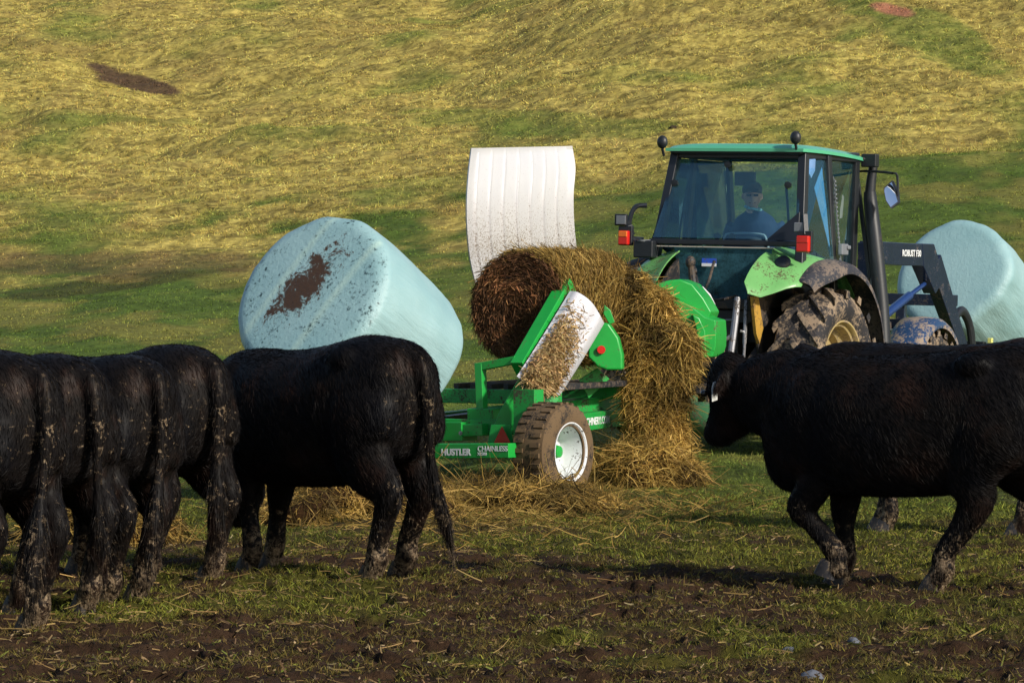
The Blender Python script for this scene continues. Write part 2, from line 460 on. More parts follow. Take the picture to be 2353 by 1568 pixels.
# loose straw lying on the mud
def litter():
    g = np.random.default_rng(5); n = 6500
    y = np.exp(g.uniform(math.log(15), math.log(31), n)); x = g.uniform(-.15, .15, n) * y
    px = 1176 + FPX * x / y; py = 702 + FPX * CH / y
    w = .16 + .9 * blob(px, py, 420, 1370, 560, 90) + .5 * blob(px, py, 1000, 1250, 500, 60) + .45 * blob(px, py, 100, 1480, 400, 70)
    k = g.random(n) < w; x, y = x[k], y[k]; n = len(x)
    z = terrain(x, y) + .012; a = g.normal(0, .7, n) + (g.random(n) > .5) * math.pi
    d = np.stack([np.cos(a), np.sin(a), g.normal(0, .16, n) + .06], 1)
    V, F, mm = ribbons(np.stack([x, y, z], 1), d, g.uniform(.03, .18, n) * (g.random(n) ** .8), g.uniform(.003, .008, n), g.random(n) * .55, 3, g, taper=.3)
    c = jitter(np.tile(np.array([.30, .20, .075]), (n, 1)), g, .35)
    o = link_mesh('straw', np_mesh('straw', V, F, np.repeat(c, mm, 0)), m_blade); tag(o, 'loose pale straw stalks scattered on the muddy grass', 'straw', kind='stuff')
litter()
def debris():
    g = np.random.default_rng(15); n = 26000
    y = np.exp(g.uniform(math.log(14.8), math.log(27), n)); x = g.uniform(-.142, .142, n) * y
    z = terrain(x, y) + g.uniform(0, .014, n); a = g.random(n) * 6.28
    d = np.stack([np.cos(a), np.sin(a), g.normal(.15, .35, n)], 1)
    V, F, mm = ribbons(np.stack([x, y, z], 1), d, g.uniform(.008, .038, n), g.uniform(.004, .011, n), g.random(n) * .8, 2, g, taper=.5)
    pal = np.array([[.20, .13, .06], [.07, .045, .025], [.13, .14, .025], [.025, .014, .008], [.30, .23, .12]])
    c = jitter(pal[g.choice(5, n, p=[.28, .27, .2, .17, .08])], g, .35)
    o = link_mesh('plant_litter', np_mesh('plant_litter', V, F, np.repeat(c, mm, 0)), m_blade); tag(o, 'trampled leaf bits and crumbs of mud over the foreground', 'litter', kind='stuff')
debris()

# stones and clods
m_stone = paint('grey_stone', (.11, .12, .145), .8, 0, (.06, .04, .025), .5, 9, 50, .3)
m_clod = paint('dark_clod', (.035, .024, .016), .95, 0, (.06, .045, .02), .4, 9, 50, .2)
def stone(px, py, D, r, label, mat, name='stone', cat='stone', seed=0):
    p = P(px, py, D); p.z = float(terrain(np.array([p.x]), np.array([p.y]))[0])
    mb = MB().sphere((0, 0, 0), r, 20); me = mb.mesh(name, True, 80)
    V = verts_np(me); s_ = 2.2 / max(r); k = 1 + (fbm(V[:, 0] * s_ + seed, V[:, 1] * s_, V[:, 2] * s_, o=3, seed=seed) - .5) * .9
    me.vertices.foreach_set('co', (V * k[:, None]).ravel()); me.update()
    o = link_mesh(name, me, mat); o.location = p; o.rotation_euler = (0, 0, seed); return tag(o, label, cat)
def Dg(py): return CH * FPX / (py - 702)
stone(1866, 1552, Dg(1560), (.055, .05, .028), 'blue grey stone lying at the bottom edge of the muddy ground', m_stone, seed=1)
stone(1960, 1478, Dg(1478), (.035, .03, .02), 'small pale stone in the mud below the walking cow', m_stone, seed=2)
stone(1812, 1494, Dg(1494), (.03, .03, .018), 'small flat grey stone left of the other pale stone', m_stone, seed=3)
stone(1367, 541, 66.5, (.16, .12, .09), 'dark clod of earth on green slope right of the white panel', m_clod, 'earth_clod', 'clod', 4)
stone(1545, 420, 84, (.11, .09, .06), 'dark clod on yellow hillside just left of the tractor cab', m_clod, 'earth_clod', 'clod', 5)

# ------------------------------------------------------------------ black cattle
def hide_mat():
    m, nt, b = new_mat('black_hide'); co = objco(nt)
    n1 = noise(nt, 3.2, 5, .6, co); n2 = noise(nt, 26, 4, .8, co, .6); n0 = noise(nt, 9, 3, .5, objco(nt, (1, 1, .35)))
    base = ramp(nt, n1, [(.3, (.004, .004, .0052)), (.52, (.0075, .006, .0055)), (.74, (.026, .013, .009))])
    sep = nt.nodes.new('ShaderNodeSeparateXYZ'); nt.links.new(co, sep.inputs[0])
    z = sep.outputs[2]; x = sep.outputs[0]
    low = math_(nt, 'MULTIPLY', math_(nt, 'SUBTRACT', .66, z), 1.3, None, True)        # mud climbs the legs
    rear = math_(nt, 'MULTIPLY', math_(nt, 'SUBTRACT', -.56, x), 1.3, None, True)      # and the quarters and tail
    w = math_(nt, 'MAXIMUM', low, rear)
    th = math_(nt, 'SUBTRACT', .715, math_(nt, 'MULTIPLY', w, .38))
    mk = math_(nt, 'MULTIPLY', math_(nt, 'SUBTRACT', n2, th), 12, None, True)
    mk = math_(nt, 'MULTIPLY', mk, ramp(nt, noise(nt, 5, 4, .6, co), [(.40, (0, 0, 0)), (.58, (1, 1, 1))]))
    mk = math_(nt, 'MULTIPLY', mk, ramp(nt, w, [(.0, (0, 0, 0)), (.08, (1, 1, 1))]))
    mud = ramp(nt, noise(nt, 60, 3, .7, co), [(.35, (.09, .055, .03)), (.66, (.40, .30, .19))])
    nt.links.new(mixc(nt, mk, base, mud), b.inputs['Base Color'])
    b.inputs['Roughness'].default_value = .52; b.inputs['Specular IOR Level'].default_value = .09
    b.inputs['Sheen Weight'].default_value = .0; b.inputs['Sheen Roughness'].default_value = .5
    bump(nt, b, n0, .25, .02)
    return m
m_hide = hide_mat()
m_hoof = paint('hoof_horn', (.03, .028, .03), .6, 0, (.16, .12, .08), .5, 12, 60, .4)
m_tag = paint('tag_plastic', (.62, .63, .60), .5, 0, (.2, .15, .1), .2)
m_eye = paint('eye_gloss', (.01, .008, .006), .1, 0, (.01, .01, .01), 0, bmp=0)

def hind_leg(mb, s, dx=0.0, lift=0.0, bend=0.0):
    y = .17 * s
    hx = -.60 + dx
    hock = (-.70 + dx * .75 - bend * .05, y, .49 + lift * .7)
    P_ = [(-.50, .15 * s, 1.06, .25, .15), (-.53 + dx * .1, .175 * s, .88, .28, .15), (-.53 + dx * .25, .18 * s, .73, .23, .125), (-.60 + dx * .5, .18 * s, .60, .155, .095),
          (*hock, .108, .075), (-.665 + dx * .85 + bend * .05, y, .36 + lift, .074, .057), (hx, y, .20 + lift, .062, .053), (hx + .005, y, .125 + lift, .068, .062), (hx + .04, y, .065 + lift, .06, .055), (hx + .065, y, .02 + lift, .072, .06), (hx + .07, y, .0 + lift, .07, .058)]
    mb.tube([p[:3] for p in P_], [p[3:] for p in P_], 14, (0, 1, 0), 4)
    return (hx + .07, y, lift)
def front_leg(mb, s, dx=0.0, lift=0.0, fold=0.0):
    """fold > 0: leg lifted, knee forward, cannon swung back"""
    y = .16 * s
    kx = .50 + dx * .55 + fold * .22; kz = .40 + fold * .06
    fx = .50 + dx - fold * .16; fz = .13 + lift
    hx = fx - fold * .02
    P_ = [(.50, .14 * s, .98, .19, .13), (.50, .165 * s, .80, .165, .115), (.47 + dx * .12, .165 * s, .66, .115, .09), (.485 + dx * .4 + fold * .12, y, .52, .098, .082),
          (kx, y, kz, .078, .07), ((kx * .6 + fx * .4), y, kz * .6 + fz * .4, .055, .051), (fx, y, fz, .062, .056), (hx + .03 * (1 - fold) - .04 * fold, y, fz - .06, .057, .052), (hx + .045 * (1 - fold) - .04 * fold, y, fz - .105, .07, .06), (hx + .05 * (1 - fold) - .03 * fold, y, fz - .13, .06, .05)]
    mb.tube([p[:3] for p in P_], [p[3:] for p in P_], 14, (0, 1, 0), 4)
    return (hx + .05, y, lift)

def cow(name, loc, yaw, label, legs, head='graze', scale=1.0, seed=0, tilt=.045, fur=60000, tagged=False, tail_swing=0.0, tail_len=1.0, group='black cattle round the bale feeder', tag_color=False, belly=0.0):
    g = np.random.default_rng(100 + seed)
    root = empty(name, loc, (0, 0, yaw)); root.scale = (scale,) * 3
    tag(root, label, 'cow', group)
    mb = MB()
    # trunk: x, top, bottom, half width, squareness
    S = [(-.83, 1.13, .95, .06), (-.80, 1.20, .82, .15), (-.74, 1.265, .70, .235), (-.62, 1.31, .64, .275), (-.45, 1.325, .59, .30), (-.28, 1.30, .53 - belly, .325), (-.08, 1.275, .505 - belly, .34), (.14, 1.265, .50 - belly, .35),
         (.34, 1.27, .50, .345), (.50, 1.285, .50, .30), (.64, 1.27, .53, .27), (.76, 1.22, .58, .22), (.84, 1.15, .66, .16), (.88, 1.06, .78, .08)]
    S = [(a, b - tilt * a, c, d) for a, b, c, d in S]
    arr = catmull([np.array(s) for s in S], 4); vs = []; seg = 32
    for a in arr:
        zc = a[1] * .52 + a[2] * .48
        for k in range(seg):
            an = 2 * math.pi * k / seg; c, s_ = math.cos(an), math.sin(an)
            yy = a[3] * math.copysign(abs(c) ** .72, c)
            if s_ > 0:
                zz = zc + (a[1] - zc) * abs(s_) ** .80
            else:
                zz = zc - (zc - a[2]) * abs(s_) ** .85
            if s_ > 0: yy *= 1 - .16 * s_ ** 2
            vs.append((a[0], yy, zz))
    m = len(arr); fs = [(i * seg + k, i * seg + (k + 1) % seg, (i + 1) * seg + (k + 1) % seg, (i + 1) * seg + k) for i in range(m - 1) for k in range(seg)]
    fs += [tuple(range(seg))[::-1], tuple((m - 1) * seg + k for k in range(seg))]
    mb.add(vs, fs)
    for s in (-1, 1):                                              # hook and pin bones, shoulder, thigh muscle
        mb.sphere((-.45, .215 * s, 1.22), (.11, .085, .075), 12)
        mb.sphere((-.74, .11 * s, 1.13), (.07, .06, .09), 12)
        mb.sphere((.52, .20 * s, .96), (.17, .11, .24), 14)
        mb.sphere((-.60, .17 * s, .95), (.20, .12, .24), 14)
    mb.tube([(.60, 0, .66), (.74, 0, .64), (.84, 0, .76)], [(.14, .14), (.13, .12), (.09, .08)], 12, (0, 1, 0), 4)       # brisket
    hoofs = []
    for kind, s, a in legs:
        hoofs.append((hind_leg if kind == 'h' else front_leg)(mb, s, **a))
    # neck and head
    if head == 'graze':    hp = [(.62, 0, 1.02), (.86, 0, .96), (1.08, .0, .80), (1.26, .02, .60)]; hd = Vector((.28, .04, -.96))
    elif head == 'low':    hp = [(.58, 0, .96), (.78, -.03, .88), (.95, -.10, .76), (1.02, -.20, .64)]; hd = Vector((.30, -.45, -.84))
    elif head == 'walk':   hp = [(.56, 0, .98), (.76, 0, 1.03), (.94, -.01, 1.065), (1.04, -.03, 1.09)]; hd = Vector((.27, -.15, -.88))
    nr = [(.27, .19), (.235, .155), (.19, .13), (.155, .12)]
    if head == 'walk': nr = [(.31, .21), (.275, .17), (.225, .145), (.17, .125)]
    if head == 'low': nr = [(.28, .22), (.27, .20), (.25, .17), (.20, .14)]
    mb.tube(hp, nr, 18, (0, 1, 0), 5)
    hk = .9 if head == 'walk' else 1.0; hd.normalize(); poll = Vector(hp[-1]) + Vector((.02, 0, .02)) + (Vector((.06, 0, .09)) if head == 'walk' else Vector()) ; side = Vector((0, 1, 0)); side = (side - hd * side.dot(hd)).normalized()
    fwd = side.cross(hd).normalized()            # direction of forehead
    if fwd.x < 0 and fwd.z < 0: fwd = -fwd
    if fwd.x < 0: fwd = -fwd
    HS = [(-.06, -.02, .09, .09), (.03, -.01, .14, .12), (.12, -.035, .175, .135), (.20, -.05, .175, .125), (.29, -.04, .14, .102), (.37, -.02, .112, .088), (.44, -.005, .10, .09), (.49, 0, .082, .082), (.515, 0, .05, .055)]
    mb.tube([poll + hd * t * hk + fwd * o for t, o, a, b_ in HS], [(a * .97, b_) for t, o, a, b_ in HS], 18, side, 4)
    mb.tube([poll + hd * .10 - fwd * .15, poll + hd * .22 - fwd * .17, poll + hd * .38 - fwd * .08], [(.10, .085), (.08, .075), (.05, .06)], 10, side, 3)
    ear_t = {}
    for s in (-1, 1):
        e0 = poll + hd * .045 + side * s * .08 - fwd * .01; dr = (side * s * .9 - hd * .02 - fwd * .22 + Vector((0, 0, -.10))).normalized()
        mb.tube([e0, e0 + dr * .08, e0 + dr * .15, e0 + dr * .215], [(.03, .03), (.062, .022), (.052, .02), (.015, .012)], 12, fwd, 4)
        ear_t[s] = e0 + dr * .12
    # tail
    tw = tail_swing
    TP = [(-.74, 0, 1.24), (-.83, 0, 1.20), (-.875, .01 * tw, 1.08), (-.88, .03 * tw, .90), (-.875, .07 * tw, .70), (-.87 - .03 * abs(tw), .14 * tw, .52), (-.87 - .08 * abs(tw), .24 * tw, .36 - .1 * (tail_len - 1)), (-.87 - .12 * abs(tw), .34 * tw, .22 - .2 * (tail_len - 1))]
    tk = 1.35 if tail_len >= 1.3 else 1.0
    TR = [(.055, .055), (.05, .05), (.038, .042), (.032, .034), (.030, .032), (.038 * tk, .038 * tk), (.036 * tk, .034 * tk), (.013, .013)]
    mb.tube(TP, TR, 10, (0, 1, 0), 5)
    me = remeshed(mb, .017, 7, .5)
    V = verts_np(me).copy(); Nn = normals_np(me)
    d = (fbm(V[:, 0] * 3 + seed, V[:, 1] * 3, V[:, 2] * 3, o=3, seed=seed) - .5) * .03 
    d *= sstep(.2, .6, V[:, 2])
    V += Nn * d[:, None]; me.vertices.foreach_set('co', V.ravel()); me.update()
    body = link_mesh('body', me, m_hide, root)
    # short coat
    p, nn = sample_surface(me, fur, g)
    flow = np.tile(np.array([-.75, 0, -.65]), (len(p), 1)) + g.normal(size=p.shape) * .13 + (np.stack([fbm(p[:, 0] * 5 + q * 9, p[:, 1] * 5, p[:, 2] * 5, o=2, seed=q) for q in range(3)], 1) - .5) * 1.3
    tail = (p[:, 0] < -.84)
    flow[tail] = np.array([-.05, .05 * tw, -1]) + g.normal(size=(tail.sum(), 3)) * .08
    leg = p[:, 2] < .5; flow[leg & ~tail] = np.array([-.1, 0, -1]) + g.normal(size=((leg & ~tail).sum(), 3)) * .2
    fl = flow - nn * (flow * nn).sum(1)[:, None]; fl = unit(fl) + nn * (g.uniform(.02, .13, len(p)) + .35 * (g.random(len(p)) < .06))[:, None]
    L = g.uniform(.022, .045, len(p)) * np.where(tail & (p[:, 2] < .6), 2.6, np.where(tail, 1.1, 1)) * np.where(leg & ~tail, .75, 1)
    top = p[:, 2] > 1.2; L = np.where(top, L * 1.15, L)
    VV, FF, mm = ribbons(p, fl, L, .0030, g.random(len(p)) * .25, 2, g, gravity=.2)
    link_mesh('coat', np_mesh('coat', VV, FF), m_hide, root)
    for s in (-1, 1):
        e = MB().sphere(poll + hd * .17 + side * s * .112 + fwd * .085, .021, 10).build('eye', m_eye, root)
    for (hx, hy, hz) in hoofs:
        h = MB(); 
        for q in (-1, 1):
            h.tube([(hx - .02, hy + q * .026, hz + .075), (hx - .005, hy + q * .028, hz + .035), (hx + .01, hy + q * .03, hz - .012)], [(.045, .025), (.055, .029), (.066, .031)], 10, (0, 1, 0), 3)
        h.build('hoof', m_hoof, root)
    if tagged:
        for s in ((1, -1) if tagged == 2 else (1,)):
            c = ear_t[s] + fwd * .03 + Vector((0, 0, -.05)); tb = MB()
            tb.prism([c + side * a * .030 + Vector((0, 0, z)) for a, z in ((-1, -.055), (1, -.055), (1, .02), (.45, .05), (-.45, .05), (-1, .02))], fwd * .004)
            tb.build('ear_tag', m_tag, root, .001)
    return root
def yaw_of(theta, left=True):          # theta: degrees turned away from walking straight left
    return R(180 - theta)
std = [('h', 1, {}), ('h', -1, {'dx': .10}), ('f', 1, {}), ('f', -1, {'dx': .08})]
cow('cow', (-2.80, 18.75, 0), yaw_of(42), 'black cow at the far left edge, nearest of the row, tail caked in mud', [('h', 1, {'dx': .05}), ('h', -1, {'dx': -.02}), ('f', 1, {}), ('f', -1, {'dx': .1})], 'graze', .99, 1, fur=60000, tail_swing=.45, tail_len=1.3)
cow('cow', (-2.66, 20.12, 0), yaw_of(46), 'black cow with pale specks on its hip, second from the left edge', [('h', 1, {'dx': .12}), ('h', -1, {'dx': -.02}), ('f', 1, {}), ('f', -1, {})], 'graze', .965, 2, tail_swing=-.15)
cow('cow', (-2.36, 20.75, 0), yaw_of(48), 'black cow third in the row from the left edge, a hay heap between its legs', [('h', 1, {'dx': -.06}), ('h', -1, {'dx': .12}), ('f', 1, {}), ('f', -1, {})], 'graze', .96, 3, tail_swing=.35, tail_len=1.3)
cow('cow', (-2.24, 22.2, 0), yaw_of(44), 'black cow with an ochre tail end, the farthest back of the row at left', [('h', 1, {'dx': .1}), ('h', -1, {'dx': -.06}), ('f', 1, {}), ('f', -1, {})], 'graze', .99, 4, tail_swing=.1, tail_len=1.35)
cow('cow', (-1.10, 22.5, 0), yaw_of(46), 'black cow standing in front of the torn pale blue bale, tail swung out', [('h', 1, {'dx': -.07}), ('h', -1, {'dx': .06}), ('f', 1, {'dx': -.10}), ('f', -1, {'dx': .08})], 'low', 1.02, 5, fur=90000, tail_swing=-.45, tail_len=1.2, belly=.01)
cow('cow', (2.19, 21.4, 0), yaw_of(30), 'black cow with white ear tag walking in from the right, front leg lifted', [('h', 1, {'dx': .34}), ('h', -1, {'dx': -.12}), ('f', 1, {'dx': -.02, 'fold': .52, 'lift': .07}), ('f', -1, {'dx': -.02})], 'walk', 1.0, 6, fur=90000, tagged=2, tilt=.0)
cow('cow', (3.05, 26.6, 0), yaw_of(24), 'black cow half hidden behind the walking one, only back and muddy far legs showing', [('h', 1, {'dx': .1}), ('h', -1, {'dx': -.12}), ('f', 1, {'dx': -.05}), ('f', -1, {'dx': .1})], 'walk', 1.0, 7, fur=24000, tilt=.0)

# ------------------------------------------------------------------ shared machine materials
m_green = paint('green_machine_paint', (.012, .32, .045), .34, 0, (.08, .075, .035), .30, 5, 55, .5, .10, .05)
m_dkgreen = paint('duller_green_paint', (.012, .30, .05), .4, 0, (.06, .05, .03), .45, 5, 55)  # slightly darker, rougher and dirtier than the plain machine green
m_dusty = paint('dusty_green_paint', (.04, .15, .06), .6, 0, (.10, .10, .06), .5, 5, 45)
m_black = paint('black_paint', (.012, .014, .018), .45, 0, (.07, .05, .035), .22, 6, 50)
m_dirtyblack = paint('muddy_black_steel', (.014, .015, .018), .55, 0, (.09, .065, .045), .55, 7, 45)
m_steel = paint('bare_steel', (.25, .25, .26), .45, .7, (.10, .075, .05), .45, 8, 60)
m_white = paint('white_moulding', (.56, .56, .58), .42, 0, (.16, .115, .07), .13, 7, 75, .4, .05, .05)
m_rim = paint('white_rim_paint', (.72, .74, .76), .35, 0, (.05, .035, .025), .30, 10, 40)
m_tyre = paint('muddy_tyre', (.035, .028, .022), .85, 0, (.13, .085, .045), .78, 9, 60, .25)
m_tyre_side = m_tyre
m_red = paint('red_reflector', (.55, .015, .01), .2, 0, (.1, .06, .04), .05)
m_orange = paint('amber_lens', (.75, .16, .02), .2, 0, (.1, .06, .04), .05)
m_letter = paint('white_lettering', (.75, .77, .78), .5, 0, (.1, .2, .06), .1, bmp=0)

def text_mesh(s, size, mat, name, parent, M, extrude=.001, spacing=1.0, bold=.0):
    cu = bpy.data.curves.new(name, 'FONT'); cu.body = s; cu.size = size; cu.extrude = extrude; cu.space_character = spacing; cu.offset = bold
    cu.align_x = 'LEFT'; o = bpy.data.objects.new(name, cu); COL.objects.link(o)
    dg = bpy.context.evaluated_depsgraph_get(); me = bpy.data.meshes.new_from_object(o.evaluated_get(dg))
    bpy.data.objects.remove(o); me.transform(M); me.materials.clear()
    return link_mesh(name, me, mat, parent)
def frame_M(o, x, n):
    """matrix with X along x, Z (out of the letters) along n, origin o"""
    x = Vector(x).normalized(); n = Vector(n); n = (n - x * n.dot(x)).normalized(); y = n.cross(x)
    return Matrix(((x.x, y.x, n.x, o[0]), (x.y, y.y, n.y, o[1]), (x.z, y.z, n.z, o[2]), (0, 0, 0, 1)))

# ------------------------------------------------------------------ bale feeder
FY = R(90 - 34)
F0 = Vector((-.38, 32.2, 0))
feeder = empty('bale_feeder', F0, (0, 0, FY))
tag(feeder, 'green trailed bale feeder with white ribbed side panel, unrolling a hay bale', 'bale feeder')
FM = Matrix.Translation(F0) @ Matrix.Rotation(FY, 4, 'Z'); FI = FM.inverted()
def Q(px, py, D): return FI @ P(px, py, D)
def line(a, b, n): return [Vector(a).lerp(Vector(b), i / (n - 1)) for i in range(n)]

# tall white ribbed panel
def interp_poly(pts, t):
    ts = np.linspace(0, 1, len(pts)); a = np.array([list(p) for p in pts])
    return Vector([np.interp(t, ts, a[:, k]) for k in range(3)])
LE = catmull([np.array(P(*p)) for p in ((1077, 341, 33.9), (1070, 400, 33.8), (1066, 470, 33.72), (1068, 540, 33.75), (1076, 605, 33.85), (1094, 672, 34.0), (1125, 740, 34.3), (1165, 800, 34.6))], 6)
RE = catmull([np.array(P(*p)) for p in ((1309, 336, 35.5), (1316, 385, 35.4), (1312, 450, 35.35), (1314, 520, 35.4), (1322, 590, 35.5), (1334, 650, 35.65), (1352, 720, 35.95), (1380, 790, 36.2))], 6)
rows = []; NC = 161
for i, (a, b_) in enumerate(zip(LE, RE)):
    a, b_ = Vector(a), Vector(b_); r = []
    for j in range(NC):
        u = j / (NC - 1); p = a.lerp(b_, u)
        rib = 0
        for k in range(7):
            uk = .10 + k * .1265; rib = max(rib, math.exp(-((u - uk) / .0085) ** 2))
        edge = sstep(.0, 1.2, i / 3)
        lip = max(0, 1 - u / .085) * .05 + max(0, (u - .955) / .045) * .045
        p += Vector((.47, -.88, 0)) * (rib * .020 * float(edge) + lip)
        if i == 0: p += Vector((.0, -.03, 0.0))
        r.append(FI @ p)
    rows.append(r)
off = FI.to_3x3() @ Vector((-.30, .6, 0)).normalized() * .022
m_panel, nt, b = new_mat('white_ribbed_plastic'); co = objco(nt)
n1 = noise(nt, 70, 5, .75, co); n2 = noise(nt, 2.2, 4, .6, co)
sepz = nt.nodes.new('ShaderNodeSeparateXYZ'); nt.links.new(co, sepz.inputs[0])
w = math_(nt, 'SUBTRACT', 1.0, math_(nt, 'ABSOLUTE', math_(nt, 'MULTIPLY', math_(nt, 'SUBTRACT', sepz.outputs[2], 2.05), 1.7)))
thr = math_(nt, 'SUBTRACT', .685, math_(nt, 'MULTIPLY', math_(nt, 'ADD', math_(nt, 'MULTIPLY', w, .6, None, True), math_(nt, 'MULTIPLY', n2, .5)), .23))
mk = math_(nt, 'MULTIPLY', math_(nt, 'SUBTRACT', n1, thr), 14, None, True)
base = ramp(nt, n2, [(.3, (.50, .505, .53)), (.7, (.57, .57, .58))])
tint = mixc(nt, math_(nt, 'MULTIPLY', w, .35, None, True), base, (.40, .37, .33))
nt.links.new(mixc(nt, mk, tint, (.17, .13, .09)), b.inputs['Base Color']); b.inputs['Roughness'].default_value = .38
MB().sheet(rows, off).build('side_panel', m_panel, feeder)

# near side post: box beam with arm and upright
m = MB()
b0, b1 = Q(1304, 655, 32.9), Q(1193, 848, 32.25)
m.beam(b0, b1, .15, .12, up=(0, 1, 0))
m.build('near_post', m_green, feeder, .006)
m = MB(); a0, a1, a2 = Q(1188, 826, 32.3), Q(1103, 842, 32.5), Q(1109, 985, 32.45)
m.beam(a0, a1 + Vector((0, 0, .0)), .07, .065); m.beam(a1 + Vector((0, 0, .03)), a2, .075, .07, up=(0, 1, 0))
m.build('guard_arm', m_green, feeder, .005)
# lower white tray, curved, caked with silage
def tray():
    TL, TR, BR, BL = (1309, 668, 32.75), (1388, 742, 32.9), (1286, 908, 32.5), (1187, 864, 32.05)
    top = [P(*TL), P(1330, 672, 32.6), P(1362, 697, 32.62), P(*TR)]
    bot = [P(*BL), P(1212, 883, 31.92), P(1243, 897, 32.05), P(*BR)]
    rows = []
    tt = catmull([np.array(p) for p in top], 8); bb = catmull([np.array(p) for p in bot], 8)
    for i in range(22):
        v = i / 21; r = []
        for j, (a, b_) in enumerate(zip(tt, bb)):
            p = Vector(a).lerp(Vector(b_), v); u = j / (len(tt) - 1)
            p += Vector((0, .10 * math.sin(math.pi * u) - .06 * math.exp(-((u - .9) / .07) ** 2), -.01 * math.sin(math.pi * v)))
            r.append(FI @ p)
        rows.append(r)
    return rows
rows = tray()
m_tray, nt, b = new_mat('caked_white_tray'); co = objco(nt)
n1 = noise(nt, 7, 6, .8, co, .5); n2 = noise(nt, 60, 5, .8, co)
sepz = nt.nodes.new('ShaderNodeSeparateXYZ'); nt.links.new(co, sepz.inputs[0])
nt.links.new(mixc(nt, math_(nt, 'MULTIPLY', math_(nt, 'SUBTRACT', n2, .60), 12, None, True), (.56, .56, .60), (.10, .09, .09)), b.inputs['Base Color'])
b.inputs['Roughness'].default_value = .5; bump(nt, b, n1, .3, .02)
tr = MB().sheet(rows, FI.to_3x3() @ Vector((0, .025, 0))).build('tray', m_tray, feeder)
# silage stuck on the tray
m_hay = plain_strand('hay_strands', .75, .25, .25)
g = np.random.default_rng(50); pts = []; 
for _ in range(6500):
    v = g.beta(3.0, 1.15); u = np.clip(g.normal(.44 + .12 * v, .13 + .08 * v), .12, .86)
    if g.random() < .12 * (1 - v): continue
    i = v * 21; j = u * (len(rows[0]) - 1); i0, j0 = min(20, int(i)), min(len(rows[0]) - 2, int(j))
    pts.append(rows[i0][j0].lerp(rows[i0 + 1][j0 + 1], .5 * (i - i0 + j - j0)) - (FI.to_3x3() @ Vector((0, g.random() * .05, 0))))
pts = np.array([list(p) for p in pts])
V, F, mm = ribbons(pts, g.normal(size=pts.shape) * [1, 1, .6], g.uniform(.02, .07, len(pts)), g.uniform(.004, .014, len(pts)), g.random(len(pts)) * .6, 2, g, gravity=.3, taper=.4)
c = jitter(np.tile([[.42, .29, .13]], (len(pts), 1)), g, .4)
o = link_mesh('stuck_silage', np_mesh('stuck_silage', V, F, np.repeat(c, mm, 0)), m_hay, feeder); o['kind'] = 'stuff'

# lower gusset, frame rails
m = MB()
m.prism([Q(1192, 868, 32.1), Q(1203, 905, 32.1), Q(1204, 935, 32.1), Q(1172, 985, 32.1), Q(1130, 1015, 32.1), Q(1122, 1008, 32.1), Q(1150, 940, 32.1)], FI.to_3x3() @ Vector((0, .05, 0)))
m.build('gusset', m_green, feeder, .004)
m = MB(); m.prism([Q(1215, 880, 32.3), Q(1285, 915, 32.4), Q(1270, 940, 32.4), Q(1206, 940, 32.2)], FI.to_3x3() @ Vector((0, .06, 0))); m.build('axle_bracket', m_dkgreen, feeder, .004)
m = MB(); m.beam(Q(830, 1036, 32.35), Q(1178, 1034, 31.42), .12, .118); m.build('rear_crossbar', m_green, feeder, .006)
A, B = P(1012, 1041, 32.53), P(1090, 1041, 32.25)
dirv = FI.to_3x3() @ (B - A)
nrm = FI.to_3x3() @ Vector((-.34, -.94, 0))
nrm = Vector((dirv.y, -dirv.x, 0)) ; nrm = nrm if nrm.dot(FI.to_3x3() @ Vector((0, -1, 0))) > 0 else -nrm
nrm.normalize()
T0 = Q(1013, 1040, 32.5) + nrm * .052
# put the letters just proud of the bar's face
bar_a, bar_b = Q(830, 1036, 32.35), Q(1178, 1034, 31.42); bd = (bar_b - bar_a).normalized(); bn = Vector((bd.y, -bd.x, 0)).normalized()
if bn.dot(nrm) < 0: bn = -bn
def on_bar(px, dz): 
    best = min((bar_a + bd * t * .01 for t in range(0, 200)), key=lambda p: abs(((FM @ p).x / (FM @ p).y * FPX + 1176) - px))
    return best + bn * .062 + Vector((0, 0, dz))
text_mesh('HUSTLER', .073, m_letter, 'lettering', feeder, frame_M(on_bar(1023, -.034), bd, bn), .001, 1.0, .003)
text_mesh('CHAINLESS', .060, m_letter, 'lettering', feeder, frame_M(on_bar(1108, -.004), bd, bn), .001, 1.0, .001)
text_mesh('X2500', .034, m_letter, 'lettering', feeder, frame_M(on_bar(1108, -.036), bd, bn), .001, 1.0, .001)
m = MB(); m.beam(Q(905, 990, 33.0), Q(1078, 990, 32.45), .2, .155); m.beam(Q(1072, 988, 32.45), Q(1120, 986, 32.3), .14, .10); m.build('rear_box_frame', m_green, feeder, .006)
m = MB(); m.beam(Q(1018, 962, 33.2), Q(1112, 950, 34.2), .1, .05); m.build('slide_rail', m_black, feeder, .004)
m = MB(); c_ = Q(1058, 994, 32.32); m.lathe([(0, -.02), (.018, -.02), (.018, .012), (0, .012)], 8, Matrix.Translation(c_) @ Matrix.Rotation(-FY, 4, 'Z'), False); m.build('bolt', m_steel, feeder)
m = MB(); m.prism([Q(1134, 1017, 31.9), Q(1173, 1017, 31.8), Q(1153, 978, 31.85)], FI.to_3x3() @ Vector((.0, .012, 0))); m.build('triangle_reflector', m_red, feeder)
m = MB(); m.prism([Q(1120, 1019, 31.96), Q(1180, 1019, 31.86), Q(1172, 975, 31.86), Q(1128, 975, 31.96)], FI.to_3x3() @ Vector((.0, .02, 0))); m.build('reflector_plate', m_dkgreen, feeder, .003)
for py, r in ((1040, .05), (0, 0)):
    pass
